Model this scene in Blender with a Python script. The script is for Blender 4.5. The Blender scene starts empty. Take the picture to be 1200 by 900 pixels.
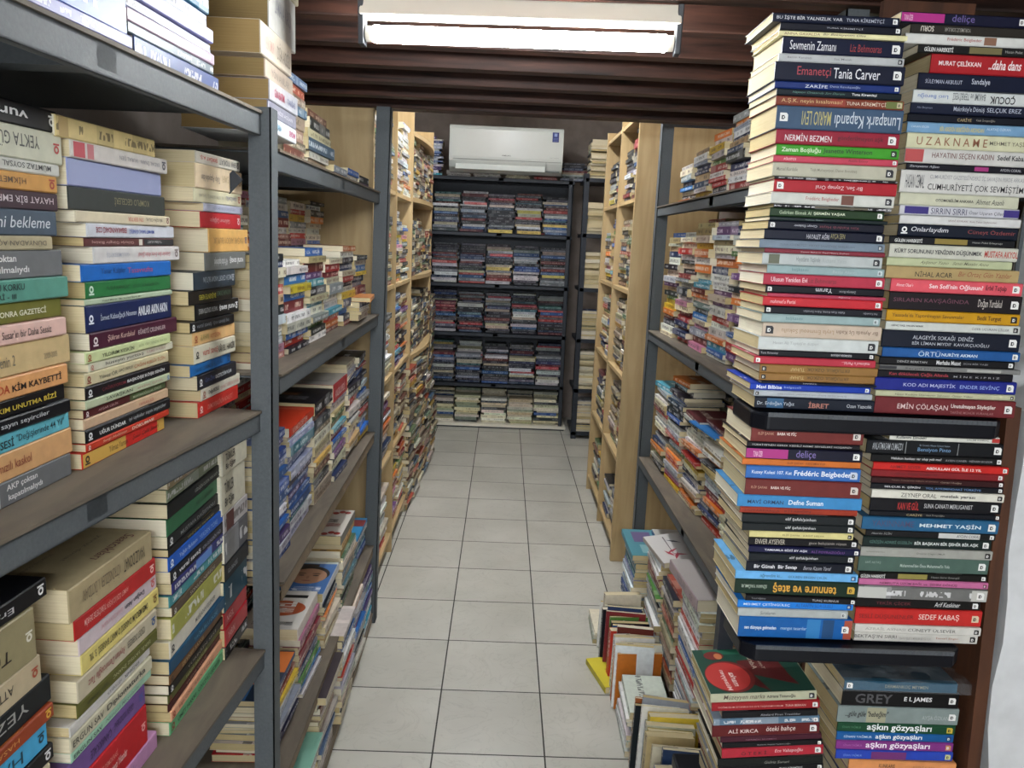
import bpy, math, random
from mathutils import Vector, Matrix
random.seed(7)
C = bpy.context.scene.collection
R = math.radians

# ------------------------------------------------------------------ colour
def lin(c):
    return c / 12.92 if c <= .04045 else ((c + .055) / 1.055) ** 2.4
def hexc(h):
    return tuple(lin(int(h[i:i + 2], 16) / 255) for i in (0, 2, 4))
NAMED = {'black': '14161c', 'white': 'e9e8e4', 'grey': '8f9294', 'dark grey': '4c5058', 'cream': 'e6dcba', 'beige': 'cdbb97', 'tan': 'b08a52',
         'red': 'b02a2c', 'dark red': '6f2428', 'orange': 'd9782e', 'yellow': 'dcb83a', 'green': '3a8a4c', 'dark green': '24443a', 'teal': '3d8a96',
         'light blue': '8cbcd8', 'blue': '2a62ae', 'navy': '1f2848', 'purple': '65407e', 'pink': 'd48aa8', 'brown': '5f3a2c', 'magenta': 'b32a78'}
def nearest(h):
    c = [int(h[i:i + 2], 16) for i in (0, 2, 4)]
    return min(NAMED, key=lambda k: sum((c[j] - int(NAMED[k][2 * j:2 * j + 2], 16)) ** 2 for j in range(3)))

# ------------------------------------------------------------------ camera frame (focal length in pixels of the 1200 x 900 frame)
F, CX, CY, EYE = 912.0, 600.0, 450.0, 1.5
def _cam():
    a = Vector(((592 - CX) / F, (283 - CY) / F, 1)).normalized()
    s = .0405
    b = Vector((1, s, -(a.x + s * a.y) / a.z)).normalized()
    u = a.cross(b)
    if u.y > 0: u = -u
    return b, a, u
_b, _a, _u = _cam()
def ray(x, y):
    d = Vector(((x - CX) / F, (y - CY) / F, 1))
    return Vector((_b.dot(d), _a.dot(d), _u.dot(d)))
def hit(x, y, p, t):
    """where the sight line through a pixel meets the upright plane through ground point p along ground direction t"""
    d = ray(x, y); n = (-t[1], t[0])
    k = (n[0] * p[0] + n[1] * p[1]) / (n[0] * d.x + n[1] * d.y)
    return Vector((0, 0, EYE)) + d * k
def project(p):
    q = Vector(p) - Vector((0, 0, EYE))
    c = _b * q.x + _a * q.y + _u * q.z
    return (CX + F * c.x / c.z, CY + F * c.y / c.z) if c.z > .02 else None
cam_data = bpy.data.cameras.new('camera'); cam = bpy.data.objects.new('camera', cam_data); C.objects.link(cam)
cam_data.sensor_width = 36; cam_data.lens = F / 1200 * 36; cam_data.clip_start = .02
# rows of the matrix below: world axes expressed along camera right, up, back
m = Matrix(((_b.x, -_b.y, -_b.z), (_a.x, -_a.y, -_a.z), (_u.x, -_u.y, -_u.z)))
cam.matrix_world = Matrix.Translation((0, 0, EYE)) @ m.to_4x4()
bpy.context.scene.camera = cam

# ------------------------------------------------------------------ materials
def mat(name, rough=.5, col=None, metal=0, spec=.5):
    m = bpy.data.materials.new(name); m.use_nodes = True
    nt = m.node_tree; bs = nt.nodes['Principled BSDF']
    bs.inputs['Roughness'].default_value = rough; bs.inputs['Metallic'].default_value = metal
    bs.inputs['Specular IOR Level'].default_value = spec
    if col: bs.inputs['Base Color'].default_value = (*hexc(col), 1)
    return m, nt, bs
def N(nt, typ, **kw):
    n = nt.nodes.new(typ)
    for k, v in kw.items():
        if k.startswith('i_'):
            n.inputs[k[2:].replace('_', ' ')].default_value = v
        else: setattr(n, k, v)
    return n
def mathn(nt, op, a, b=None, clamp=False):
    n = nt.nodes.new('ShaderNodeMath'); n.operation = op; n.use_clamp = clamp
    for i, v in enumerate((a, b)):
        if v is None: continue
        if isinstance(v, (int, float)): n.inputs[i].default_value = v
        else: nt.links.new(v, n.inputs[i])
    return n.outputs[0]
def mixc(nt, f, a, b, mode='MIX'):
    n = nt.nodes.new('ShaderNodeMix'); n.data_type = 'RGBA'; n.blend_type = mode
    for i, v in ((0, f), (6, a), (7, b)):
        if isinstance(v, (int, float)): n.inputs[i].default_value = v
        elif isinstance(v, tuple): n.inputs[i].default_value = (*v[:3], 1)
        else: nt.links.new(v, n.inputs[i])
    return n.outputs[2]
def bump(nt, bs, h, strength=.3, dist=.002):
    n = N(nt, 'ShaderNodeBump'); n.inputs['Strength'].default_value = strength; n.inputs['Distance'].default_value = dist
    nt.links.new(h, n.inputs['Height']); nt.links.new(n.outputs[0], bs.inputs['Normal'])
def ramp(nt, f, stops):
    n = nt.nodes.new('ShaderNodeValToRGB'); e = n.color_ramp.elements
    while len(e) < len(stops): e.new(.5)
    for i, (p, c) in enumerate(stops):
        e[i].position = p; e[i].color = (*c, 1)
    nt.links.new(f, n.inputs[0]); return n.outputs[0]
def attr(nt, name):
    n = nt.nodes.new('ShaderNodeAttribute'); n.attribute_name = name; return n

def cover_material(name, lettered):
    m, nt, bs = mat(name, .42, spec=.28)
    a = attr(nt, 'Col'); col = a.outputs['Color']
    tc = N(nt, 'ShaderNodeTexCoord')
    if lettered:                       # small illegible print along the spine
        t = attr(nt, 'Ink')
        sp = N(nt, 'ShaderNodeSeparateXYZ'); nt.links.new(tc.outputs['UV'], sp.inputs[0])
        u, v = sp.outputs[0], sp.outputs[1]; seed = mathn(nt, 'MULTIPLY', t.outputs['Alpha'], 97.0)
        def noise(su, sv, off):
            cb = N(nt, 'ShaderNodeCombineXYZ')
            nt.links.new(mathn(nt, 'MULTIPLY', u, su), cb.inputs[0]); nt.links.new(mathn(nt, 'MULTIPLY', v, sv), cb.inputs[1])
            nt.links.new(mathn(nt, 'ADD', seed, off), cb.inputs[2])
            nn = N(nt, 'ShaderNodeTexNoise', i_Scale=1.0, i_Detail=0.0); nt.links.new(cb.outputs[0], nn.inputs['Vector'])
            return nn.outputs['Fac']
        glyph = mathn(nt, 'GREATER_THAN', noise(5.5, 2.6, 0), .47)
        word = mathn(nt, 'GREATER_THAN', noise(.55, 0, 11.3), .44)
        band = mathn(nt, 'LESS_THAN', mathn(nt, 'ABSOLUTE', mathn(nt, 'SUBTRACT', v, .5)), .21)
        mask = mathn(nt, 'MULTIPLY', mathn(nt, 'MULTIPLY', glyph, word), band)
        col = mixc(nt, mathn(nt, 'MULTIPLY', mask, .7), col, t.outputs['Color'])
        block = mathn(nt, 'GREATER_THAN', noise(.33, 0, 31.7), .6)
        col = mixc(nt, mathn(nt, 'MULTIPLY', block, .2), col, t.outputs['Color'])
    w = N(nt, 'ShaderNodeTexNoise', i_Scale=60.0, i_Detail=3.0); nt.links.new(tc.outputs['Object'], w.inputs['Vector'])
    k = ramp(nt, w.outputs['Fac'], ((.3, (.86, .86, .86)), (.7, (1, 1, 1))))
    nt.links.new(mixc(nt, 1.0, col, k, 'MULTIPLY'), bs.inputs['Base Color'])
    return m
M_COVER = cover_material('book cover', False)
M_SPINE = cover_material('printed cover', True)
M_PAGE, nt, bs = mat('paper block', .85, spec=.2)
a = attr(nt, 'Col'); tc = N(nt, 'ShaderNodeTexCoord')
mp = N(nt, 'ShaderNodeMapping'); mp.inputs['Scale'].default_value = (6, 1100, 1); nt.links.new(tc.outputs['UV'], mp.inputs[0])
n = N(nt, 'ShaderNodeTexNoise', i_Scale=1.0, i_Detail=2.0); nt.links.new(mp.outputs[0], n.inputs['Vector'])
k = ramp(nt, n.outputs['Fac'], ((.3, (.83, .81, .77)), (.65, (1, 1, 1))))
nt.links.new(mixc(nt, 1.0, a.outputs['Color'], k, 'MULTIPLY'), bs.inputs['Base Color']); bump(nt, bs, n.outputs['Fac'], .5, .0006)
M_INK, nt, bs = mat('printed ink', .45)
nt.links.new(attr(nt, 'Col').outputs['Color'], bs.inputs['Base Color'])

def simple(name, col, rough=.5, metal=0, var=.12, scale=30, bumpy=0, spec=.5):
    m, nt, bs = mat(name, rough, metal=metal, spec=spec)
    tc = N(nt, 'ShaderNodeTexCoord'); n = N(nt, 'ShaderNodeTexNoise', i_Scale=float(scale), i_Detail=4.0)
    nt.links.new(tc.outputs['Object'], n.inputs['Vector'])
    c = hexc(col)
    nt.links.new(ramp(nt, n.outputs['Fac'], ((.3, tuple(x * (1 - var) for x in c)), (.7, tuple(min(1, x * (1 + var)) for x in c)))), bs.inputs['Base Color'])
    if bumpy: bump(nt, bs, n.outputs['Fac'], bumpy, .001)
    return m
def wood(name, c1, c2, axis, scale=8, rough=.55, stretch=14, bumpy=.2, spec=.4):
    m, nt, bs = mat(name, rough, spec=spec)
    tc = N(nt, 'ShaderNodeTexCoord'); mp = N(nt, 'ShaderNodeMapping')
    s = [stretch] * 3; s[axis] = 1; mp.inputs['Scale'].default_value = s
    nt.links.new(tc.outputs['Object'], mp.inputs[0])
    n = N(nt, 'ShaderNodeTexNoise', i_Scale=float(scale), i_Detail=5.0, i_Distortion=.6); nt.links.new(mp.outputs[0], n.inputs['Vector'])
    nt.links.new(ramp(nt, n.outputs['Fac'], ((.3, hexc(c1)), (.7, hexc(c2)))), bs.inputs['Base Color'])
    bump(nt, bs, n.outputs['Fac'], bumpy, .001)
    return m
M_STEEL = simple('grey enamelled steel', '555a5d', .6, .05, .1, 220, .15, spec=.35)
M_DARKSTEEL = simple('dark steel', '2b3038', .45, .3, .15, 60)
M_BOARD = wood('brown hardboard', '5a5248', '736859', 1, 6, .7, 5)
M_BOARDLIP = simple('brown board edge', '7d6c56', .7, 0, .12, 60, .2)
M_OAK = wood('light oak chipboard', 'ae9468', 'c2a97e', 2, 3, .5, 9, .08)
M_OAKY = wood('light oak chipboard shelf', 'ae9468', 'c2a97e', 1, 3, .5, 9, .08)
M_BEAM = wood('dark stained beam', '1a100c', '4e3025', 0, 5, .55, 12, .5, .3)
M_DARKWOOD = wood('dark brown wood', '3a2113', '57331d', 2, 4, .6, 8)
M_BATTEN = wood('raw batten', '8a6238', 'a67a48', 2, 5, .7, 9)
M_WALL = simple('painted plaster', 'c9cbcc', .8, 0, .1, 18, .6)
M_DARKWALL = simple('dim plaster', '8b8078', .9, 0, .15, 10, .4)
M_AC = simple('white plastic', 'd5dad6', .22, 0, .02, 5)
M_ACDARK = simple('grey plastic joint', '6c726f', .4)
M_BLACK = simple('black plastic', '0b0d14', .4, 0, .2, 12, spec=.25)
M_LAMPBODY = simple('white enamel', 'e8e2d2', .35, 0, .04, 8)
M_CLAMP = simple('lamp end clamp', '33363b', .5)
M_RED = simple('red binding', '8e1f22', .5)
m, nt, bs = mat('lit tube', .3, 'ffffff'); bs.inputs['Emission Color'].default_value = (.93, .97, 1, 1); bs.inputs['Emission Strength'].default_value = 30; M_TUBE = m
m, nt, bs = mat('clear plastic wrap', .08, 'e8eef2'); bs.inputs['Alpha'].default_value = .07; bs.inputs['Specular IOR Level'].default_value = .9
tc = N(nt, 'ShaderNodeTexCoord'); n = N(nt, 'ShaderNodeTexNoise', i_Scale=22.0, i_Detail=2.0, i_Distortion=1.5); nt.links.new(tc.outputs['Object'], n.inputs['Vector']); bump(nt, bs, n.outputs['Fac'], 1, .01); M_WRAP = m
# floor tiles: 33.2 cm squares, dark joints, grey veins
m, nt, bs = mat('floor tiles', .33, spec=.5)
tc = N(nt, 'ShaderNodeTexCoord'); sp = N(nt, 'ShaderNodeSeparateXYZ'); nt.links.new(tc.outputs['Object'], sp.inputs[0])
def joint(o, off, step):
    f = mathn(nt, 'FRACT', mathn(nt, 'DIVIDE', mathn(nt, 'SUBTRACT', o, off - 40 * step), step))
    e = mathn(nt, 'MINIMUM', f, mathn(nt, 'SUBTRACT', 1.0, f))
    return mathn(nt, 'MULTIPLY', e, step), mathn(nt, 'FLOOR', mathn(nt, 'DIVIDE', mathn(nt, 'SUBTRACT', o, off - 40 * step), step))
jx, ix = joint(sp.outputs[0], .179, .333); jy, iy = joint(sp.outputs[1], 2.075, .332)
jd = mathn(nt, 'MINIMUM', jx, jy)
grout = mathn(nt, 'LESS_THAN', jd, .0024)
cb = N(nt, 'ShaderNodeCombineXYZ'); nt.links.new(ix, cb.inputs[0]); nt.links.new(iy, cb.inputs[1])
wn = N(nt, 'ShaderNodeTexWhiteNoise'); nt.links.new(cb.outputs[0], wn.inputs['Vector'])
add = N(nt, 'ShaderNodeVectorMath', operation='MULTIPLY_ADD'); nt.links.new(wn.outputs['Color'], add.inputs[0]); add.inputs[1].default_value = (9, 9, 9); nt.links.new(tc.outputs['Object'], add.inputs[2])
n1 = N(nt, 'ShaderNodeTexNoise', i_Scale=7.0, i_Detail=6.0, i_Distortion=2.2); nt.links.new(add.outputs[0], n1.inputs['Vector'])
vein = mathn(nt, 'ABSOLUTE', mathn(nt, 'SUBTRACT', n1.outputs['Fac'], .5))
veinm = ramp(nt, vein, ((0, (.84, .84, .83)), (.006, (.96, .96, .96)), (.03, (1, 1, 1))))
n2 = N(nt, 'ShaderNodeTexNoise', i_Scale=3.0, i_Detail=5.0); nt.links.new(add.outputs[0], n2.inputs['Vector'])
base = ramp(nt, n2.outputs['Fac'], ((.3, hexc('b6b4a9')), (.7, hexc('cbc9bf'))))
base = mixc(nt, 1.0, base, veinm, 'MULTIPLY')
tone = ramp(nt, wn.outputs['Value'], ((0, (.93, .93, .93)), (1, (1, 1, 1))))
base = mixc(nt, 1.0, base, tone, 'MULTIPLY')
nt.links.new(mixc(nt, grout, base, hexc('33312d')), bs.inputs['Base Color'])
nt.links.new(mathn(nt, 'ADD', mathn(nt, 'MULTIPLY', grout, .5), .34), bs.inputs['Roughness'])
bump(nt, bs, mathn(nt, 'SUBTRACT', 1.0, grout), .5, .002)
M_FLOOR = m

# ------------------------------------------------------------------ mesh building
class MB:
    def __init__(s): s.v = []; s.f = []; s.m = []; s.c = []; s.k = []; s.uv = []
    def quad(s, pts, mi=0, col=(.5, .5, .5), ink=(0, 0, 0, 0), uv=None):
        b = len(s.v); s.v += [tuple(p) for p in pts]; n = len(pts); s.f.append(tuple(range(b, b + n))); s.m.append(mi)
        s.c.append((*col[:3], 1)); s.k.append(ink); s.uv += uv if uv else [(0, 0)] * n
    def box(s, x0, x1, y0, y1, z0, z1, mi=0, col=(.5, .5, .5), M=None):
        p = [Vector((x, y, z)) for z in (z0, z1) for y in (y0, y1) for x in (x0, x1)]
        if M: p = [M @ q for q in p]
        for f in ((0, 2, 3, 1), (4, 5, 7, 6), (0, 1, 5, 4), (2, 6, 7, 3), (0, 4, 6, 2), (1, 3, 7, 5)):
            s.quad([p[i] for i in f], mi, col)
    def prism(s, poly, axis, a, b, mi=0, col=(.5, .5, .5), M=None):
        """extrude a 2-D outline along an axis; the outline lives in the two other axes"""
        def P(q, t):
            v = {0: (t, q[0], q[1]), 1: (q[0], t, q[1]), 2: (q[0], q[1], t)}[axis]
            return M @ Vector(v) if M else Vector(v)
        n = len(poly)
        s.quad([P(q, a) for q in poly], mi, col); s.quad([P(q, b) for q in reversed(poly)], mi, col)
        for i in range(n):
            j = (i + 1) % n; s.quad([P(poly[i], a), P(poly[i], b), P(poly[j], b), P(poly[j], a)], mi, col)
    def mesh(s, name, mats):
        me = bpy.data.meshes.new(name); me.from_pydata(s.v, [], s.f)
        for mt in mats: me.materials.append(mt)
        me.polygons.foreach_set('material_index', s.m)
        at = me.attributes.new('Col', 'FLOAT_COLOR', 'FACE'); at.data.foreach_set('color', [x for c in s.c for x in c])
        at = me.attributes.new('Ink', 'FLOAT_COLOR', 'FACE'); at.data.foreach_set('color', [x for c in s.k for x in c])
        ul = me.uv_layers.new(name='UVMap'); ul.data.foreach_set('uv', [x for c in s.uv for x in c])
        me.update(); return me
    def build(s, name, mats, parent=None, weld=False, bevel=0):
        me = s.mesh(name, mats if isinstance(mats, (list, tuple)) else [mats])
        if weld or bevel:
            import bmesh
            b = bmesh.new(); b.from_mesh(me); bmesh.ops.remove_doubles(b, verts=b.verts, dist=1e-5)
            bmesh.ops.recalc_face_normals(b, faces=b.faces); b.to_mesh(me); b.free()
        o = bpy.data.objects.new(name, me); C.objects.link(o)
        if parent: o.parent = parent
        if bevel:
            md = o.modifiers.new('soft edges', 'BEVEL'); md.width = bevel; md.segments = 2; md.limit_method = 'ANGLE'
        return o
def thing(name, label, cat, M=None, group=None):
    o = bpy.data.objects.new(name, None); C.objects.link(o); o.empty_display_size = .05
    if M is not None: o.matrix_world = M
    o['label'] = label; o['category'] = cat
    if group: o['group'] = group
    return o
def struct(o, label=None):
    o['kind'] = 'structure'
    if label: o['label'] = label
    return o
def frame(o, u, w=Vector((0, 0, 1))):
    u = Vector((*u, 0)) if len(u) == 2 else Vector(u)
    u = u.normalized(); w = Vector(w).normalized(); v = w.cross(u).normalized(); w = u.cross(v)
    return Matrix(((u.x, v.x, w.x, o[0]), (u.y, v.y, w.y, o[1]), (u.z, v.z, w.z, o[2]), (0, 0, 0, 1)))

M_TUBE2 = M_TUBE.copy(); M_TUBE2.node_tree.nodes['Principled BSDF'].inputs['Emission Strength'].default_value = 75
# ------------------------------------------------------------------ lettering
_glyph = {}
_font = bpy.data.curves.new('lettering source', 'FONT'); _font.resolution_u = 2
_fobj = bpy.data.objects.new('lettering source', _font)
def text_geo(s, bold):
    key = (s, bold)
    if key not in _glyph:
        _font.body = s; _font.offset = .018 if bold else .002
        me = _fobj.to_mesh()
        vs = [(v.co.x, v.co.y) for v in me.vertices]; fs = [tuple(p.vertices) for p in me.polygons]
        _fobj.to_mesh_clear()
        _glyph[key] = (vs, fs)
    return _glyph[key]
def put_text(mb, s, x0, x1, z0, z1, col, flags='', plane=None):
    """letters fitted to a box; local x = along the spine, local z = up, on the spine face"""
    vs, fs = text_geo(s, 'b' in flags)
    if not vs: return
    ax0 = min(v[0] for v in vs); ax1 = max(v[0] for v in vs); az0 = min(v[1] for v in vs); az1 = max(v[1] for v in vs)
    P = plane or (lambda x, z: Vector((x, -.0004, z)))
    pts = []
    for vx, vz in vs:
        a = (vx - ax0) / (ax1 - ax0 + 1e-9); b = (vz - az0) / (az1 - az0 + 1e-9)
        if 'i' in flags: a = a * .97 + b * .03
        if 'u' in flags: a, b = 1 - a, 1 - b
        pts.append(P(x0 + a * (x1 - x0), z0 + b * (z1 - z0)))
    for f in fs: mb.quad([pts[i] for i in f], 0, col)
def put_mark(mb, kind, L, T, col):
    """publisher's mark near an end of the spine. kind: side L/R + style d (page and letter D) or a (ring on a bar)"""
    s = min(T * .56, .012); zc = T * .5; xc = s * .9 if kind[0] == 'L' else L - s * .9
    up = -1 if 'u' in kind else 1
    Q = lambda x, z, d=.0004: Vector((xc + x * s * up, -d, zc + z * s * up))
    if 'a' in kind:
        n = 14
        for i in range(n):
            a0, a1 = 2 * math.pi * i / n, 2 * math.pi * (i + 1) / n
            mb.quad([Q(.42 * math.cos(a0), .08 + .42 * math.sin(a0)), Q(.2 * math.cos(a0), .08 + .2 * math.sin(a0)), Q(.2 * math.cos(a1), .08 + .2 * math.sin(a1)), Q(.42 * math.cos(a1), .08 + .42 * math.sin(a1))], 0, col)
        mb.quad([Q(-.5, -.55), Q(.5, -.55), Q(.5, -.36), Q(-.5, -.36)], 0, col)
    else:
        mb.quad([Q(-.5, -.5), Q(.5, -.5), Q(.5, .28), Q(.3, .5), Q(-.5, .5)], 0, col)
        dk = hexc('14161c') if sum(col) > 1 else hexc('e8e8e4')
        mb.quad([Q(-.28, -.28, .0007), Q(.02, -.28, .0007), Q(.16, -.05, .0007), Q(.02, .2, .0007), Q(-.28, .2, .0007)], 0, dk)
        mb.quad([Q(-.14, -.16, .0009), Q(-.02, -.16, .0009), Q(.04, -.03, .0009), Q(-.02, .08, .0009), Q(-.14, .08, .0009)], 0, col)

# ------------------------------------------------------------------ books
def book_mass(mb, M, L, D, T, col, ink, page, seed):
    P = lambda x, y, z: M @ Vector((x, y, z))
    k = (*ink, seed); T2 = T; e = .0014
    mb.quad([P(0, 0, 0), P(L, 0, 0), P(L, 0, T), P(0, 0, T)], 1, col, k, [(0, 0), (L / T, 0), (L / T, 1), (0, 1)])
    s = L / .035
    mb.quad([P(0, 0, T), P(L, 0, T), P(L, D, T), P(0, D, T)], 1, col, k, [(0, -.6), (s, -.6), (s, 2.2), (0, 2.2)])
    mb.quad([P(0, D, 0), P(L, D, 0), P(L, 0, 0), P(0, 0, 0)], 0, col)
    for a, b in (((e, D - e), (e, 0)), ((L - e, 0), (L - e, D - e))):
        mb.quad([P(a[0], a[1], 0), P(b[0], b[1], 0), P(b[0], b[1], T), P(a[0], a[1], T)], 2, page, (0, 0, 0, 0), [(seed, 0), (seed + D, 0), (seed + D, T), (seed, T)])
    mb.quad([P(L - e, D - e, 0), P(e, D - e, 0), P(e, D - e, T), P(L - e, D - e, T)], 2, page, (0, 0, 0, 0), [(0, 0), (L, 0), (L, T), (0, T)])

def book_thing(rec):
    L, D, T, M = rec['L'], rec['D'], rec['T'], rec['M']
    o = thing(rec.get('name', 'paperback'), rec['label'], 'book', M, rec['group'])
    col = rec.get('rgb') or hexc(rec['hex']); ink = rec['ink']; page = rec['page']; seed = rec['seed']
    t = .0007 if T > .008 else .0004; r = min(.0016, T * .2)
    mb = MB(); plain = bool(rec.get('text')) or rec.get('plain')
    k = (*ink, seed); out = [(D, 0), (r, 0), (0, r), (0, T - r), (r, T), (D, T)]
    smi = 0 if plain else 1
    for i in range(5):
        (y0, z0), (y1, z1) = out[i], out[i + 1]
        if i == 0: mb.quad([(0, y0, z0), (L, y0, z0), (L, y1, z1), (0, y1, z1)], 0, col)
        elif i == 4:
            s = L / .035
            mb.quad([(0, y0, z0), (L, y0, z0), (L, y1, z1), (0, y1, z1)], 0 if rec.get('art') else 1, col, k, [(0, -.6), (s, -.6), (s, 2.2), (0, 2.2)])
        else: mb.quad([(0, y0, z0), (L, y0, z0), (L, y1, z1), (0, y1, z1)], smi, col, k, [(0, z0 / T), (L / T, z0 / T), (L / T, z1 / T), (0, z1 / T)])
    for x, sg in ((0, 1), (L, -1)):
        for q in ([(D, 0), (r, 0), (r, t), (D, t)], [(r, 0), (0, r), (0, T - r), (r, T), (r + t, T - t), (r + t, t)], [(r, T - t), (r, T), (D, T), (D, T - t)]):
            mb.quad([(x, y, z) for y, z in q][::sg], 0, col)
    for z0, z1, s in ((t, 0, 1), (T, T - t, 1)): mb.quad([(0, D, z1), (L, D, z1), (L, D, z0), (0, D, z0)][::-1], 0, col)
    for z in (t, T - t): mb.quad([(0, r, z), (L, r, z), (L, D, z), (0, D, z)], 0, page)
    mb.build('cover', [M_COVER, M_SPINE], o)
    # paper block, slightly hollow at the fore edge
    mb = MB(); e = .0013; x0, x1, y1 = e, L - e, D - e; zs = [t + (T - 2 * t) * i / 4 for i in range(5)]
    hol = lambda z: .0012 * math.sin(math.pi * (z - t) / (T - 2 * t))
    for i in range(4):
        a, b = zs[i], zs[i + 1]
        mb.quad([(x1, y1 - hol(a), a), (x0, y1 - hol(a), a), (x0, y1 - hol(b), b), (x1, y1 - hol(b), b)], 0, page, uv=[(0, a), (L, a), (L, b), (0, b)])
        for x, s in ((x0, 1), (x1, -1)):
            mb.quad([(x, y1 - hol(a), a), (x, r, a), (x, r, b), (x, y1 - hol(b), b)][::s], 0, page, uv=[(seed, a), (seed + D, a), (seed + D, b), (seed, b)][::s])
    mb.build('page_block', M_PAGE, o)
    if rec.get('text'):
        for seg in rec['text']:
            mb = MB(); s, a, b, h, fl, zf0, zf1 = seg
            z0, z1 = T * zf0, T * zf1
            put_text(mb, s, L * a, L * b, z0, z1, hexc(h), fl)
            if mb.f: mb.build('spine_lettering', M_INK, o)
    if rec.get('blocks'):
        for a, b, h in rec['blocks']:
            mb = MB(); mb.quad([(L * a, -.0002, r), (L * b, -.0002, r), (L * b, -.0002, T - r), (L * a, -.0002, T - r)], 0, hexc(h)); mb.build('spine_panel', M_INK, o)
    if rec.get('mark') and T > .008:
        mb = MB(); put_mark(mb, rec['mark'], L, T, hexc(rec.get('markc', 'e8e8e4'))); mb.build('publisher_mark', M_INK, o)
    if rec.get('art'): rec['art'](o, L, D, T)
    return o

BOOKS = []
PAGES = [hexc(h) for h in ('d9cba6', 'cfbf96', 'e3d9bd', 'c9b789', 'dccfae', 'e6dfca')]
PAL = {  # hex of cover, hex of lettering, weight
 'mixed': [('e4e0d6', '333338', 9), ('dcd2b8', '6a3a30', 6), ('cfd6da', '2a3c6a', 4), ('b8322e', 'f0e6dc', 4), ('1e2026', 'e0e0e0', 5), ('223458', 'e8e8e8', 4), ('2f6ab4', 'f0f0f0', 3),
           ('d87a34', 'fff2dc', 3), ('d8b93c', '5a2c20', 2), ('55803f', 'f2f2e0', 2), ('6a4476', 'f0e0f0', 2), ('8c9498', 'f4f4f4', 3), ('4aa0b8', 'ffffff', 1), ('c98aa0', '50202c', 1), ('74262c', 'f0dcc8', 3), ('b49a70', '3c2a1c', 3)],
 'white': [('e8e6e0', '333338', 10), ('dcd2b8', '6a3a30', 5), ('c8ccd0', '2a3c6a', 3), ('b8322e', 'f0e6dc', 2), ('1e2026', 'e0e0e0', 1), ('d87a34', 'fff2dc', 1), ('2f6ab4', 'f0f0f0', 1)],
 'dark':  [('1c1e26', 'c8c8cc', 8), ('23304a', 'd0d4dc', 5), ('3c3e46', 'd0d0d0', 4), ('6a6e78', 'e6e6e6', 4), ('521f26', 'e0ccb8', 3), ('c2c4c6', '3a3c44', 5), ('a8a08c', '40342a', 3), ('274a7c', 'e0e6ee', 2), ('8e2f34', 'f0e0d8', 2), ('2c5a60', 'dcebe8', 1), ('a33a44', 'f0e0d8', 1), ('c8b464', '3c3420', 1)],
 'cream': [('d8d0b4', '5a4a38', 8), ('c8bf9c', '4a3c2c', 5), ('e2decc', '4a4a4a', 5), ('9aa48c', '2c3428', 2), ('24447c', 'e8ecf4', 1), ('303438', 'd8d8d8', 2)],
 'old':   [('b0a48c', '4a3c30', 5), ('8c7c68', 'e0d4c0', 4), ('d8d0c0', '54463c', 5), ('6c4438', 'e0c8b0', 3), ('34363c', 'c8c8c8', 4), ('4c6478', 'dde4ea', 3), ('a8503c', 'f0dcc8', 2), ('c8a450', '4c3420', 1), ('5c7454', 'e0e8d8', 2)],
 'blue':  [('2c5a9c', 'e8ecf4', 5), ('1f3f78', 'd8e0f0', 4), ('d4dce6', '2c4070', 4), ('2a7a8c', 'e0f0f0', 3), ('8c96b0', 'f0f0f8', 3), ('3c3458', 'd8d0e8', 2), ('e6e4ea', '503c60', 3)],
}
def pick(pal):
    p = PAL[pal]; r = random.uniform(0, sum(x[2] for x in p))
    for h, t, w in p:
        r -= w
        if r <= 0: return h, t
    return p[0][:2]
def vary(h, a=.16):
    c = [int(h[i:i + 2], 16) for i in (0, 2, 4)]; k = 1 + random.uniform(-a, a); return ''.join('%02x' % max(6, min(245, int(x * k + random.uniform(-7, 7)))) for x in c)

ORD = 'zeroth first second third fourth fifth sixth seventh eighth ninth tenth eleventh twelfth thirteenth fourteenth fifteenth sixteenth seventeenth eighteenth nineteenth twentieth'.split()
def ordinal(n):
    if n <= 20: return ORD[n]
    t = {2: 'twenty', 3: 'thirty', 4: 'forty'}[n // 10]
    return (t + '-' + ORD[n % 10]) if n % 10 else {3: 'thirtieth', 4: 'fortieth'}[n // 10]

def add(M, L, D, T, hx, ink, where, force=False, page=None, weight=1.0, **kw):
    r = dict(M=M, L=L, D=D, T=T, hex=hx, ink=hexc(ink), inkhex=ink, page=page or random.choice(PAGES), seed=random.random(), where=where, force=force, weight=weight, **kw)
    BOOKS.append(r); return r

def pile(o, u, z, hmax, where, pal='mixed', Lr=(.185, .208), Dr=(.12, .145), tr=(.009, .03), slot=None, weight=1.0, yaw=1.6, jd=.010, group='books'):
    """one flat stack: o = front left foot (x, y), u = direction along the spines seen left to right"""
    u = Vector((u[0], u[1], 0)).normalized(); v = Vector((-u.y, u.x, 0)); slot = slot or Lr[1]
    got = []; h = 0
    while True:
        T = random.triangular(tr[0], tr[1], tr[0] + (tr[1] - tr[0]) * .35)
        if h + T > hmax: break
        L = min(random.uniform(*Lr), slot); D = random.uniform(*Dr); a = R(random.uniform(-yaw, yaw))
        uu = Matrix.Rotation(a, 3, 'Z') @ u
        p = Vector((o[0], o[1], z + h)) + u * random.uniform(0, max(0, slot - L)) + v * (random.uniform(0, jd) + abs(math.sin(a)) * L * .5)
        hx, ik = pick(pal)
        if pal in ('dark', 'cream'): ik = ''.join('%02x' % int(.55 * int(ik[j:j + 2], 16) + .45 * int(hx[j:j + 2], 16)) for j in (0, 2, 4))
        got.append(add(frame(p, uu), L, D, T - .0004, vary(hx), ik, where, weight=weight, group=group)); h += T
    for i, r in enumerate(got): r['pos'] = i + 1; r['n'] = len(got)
    return h
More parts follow.
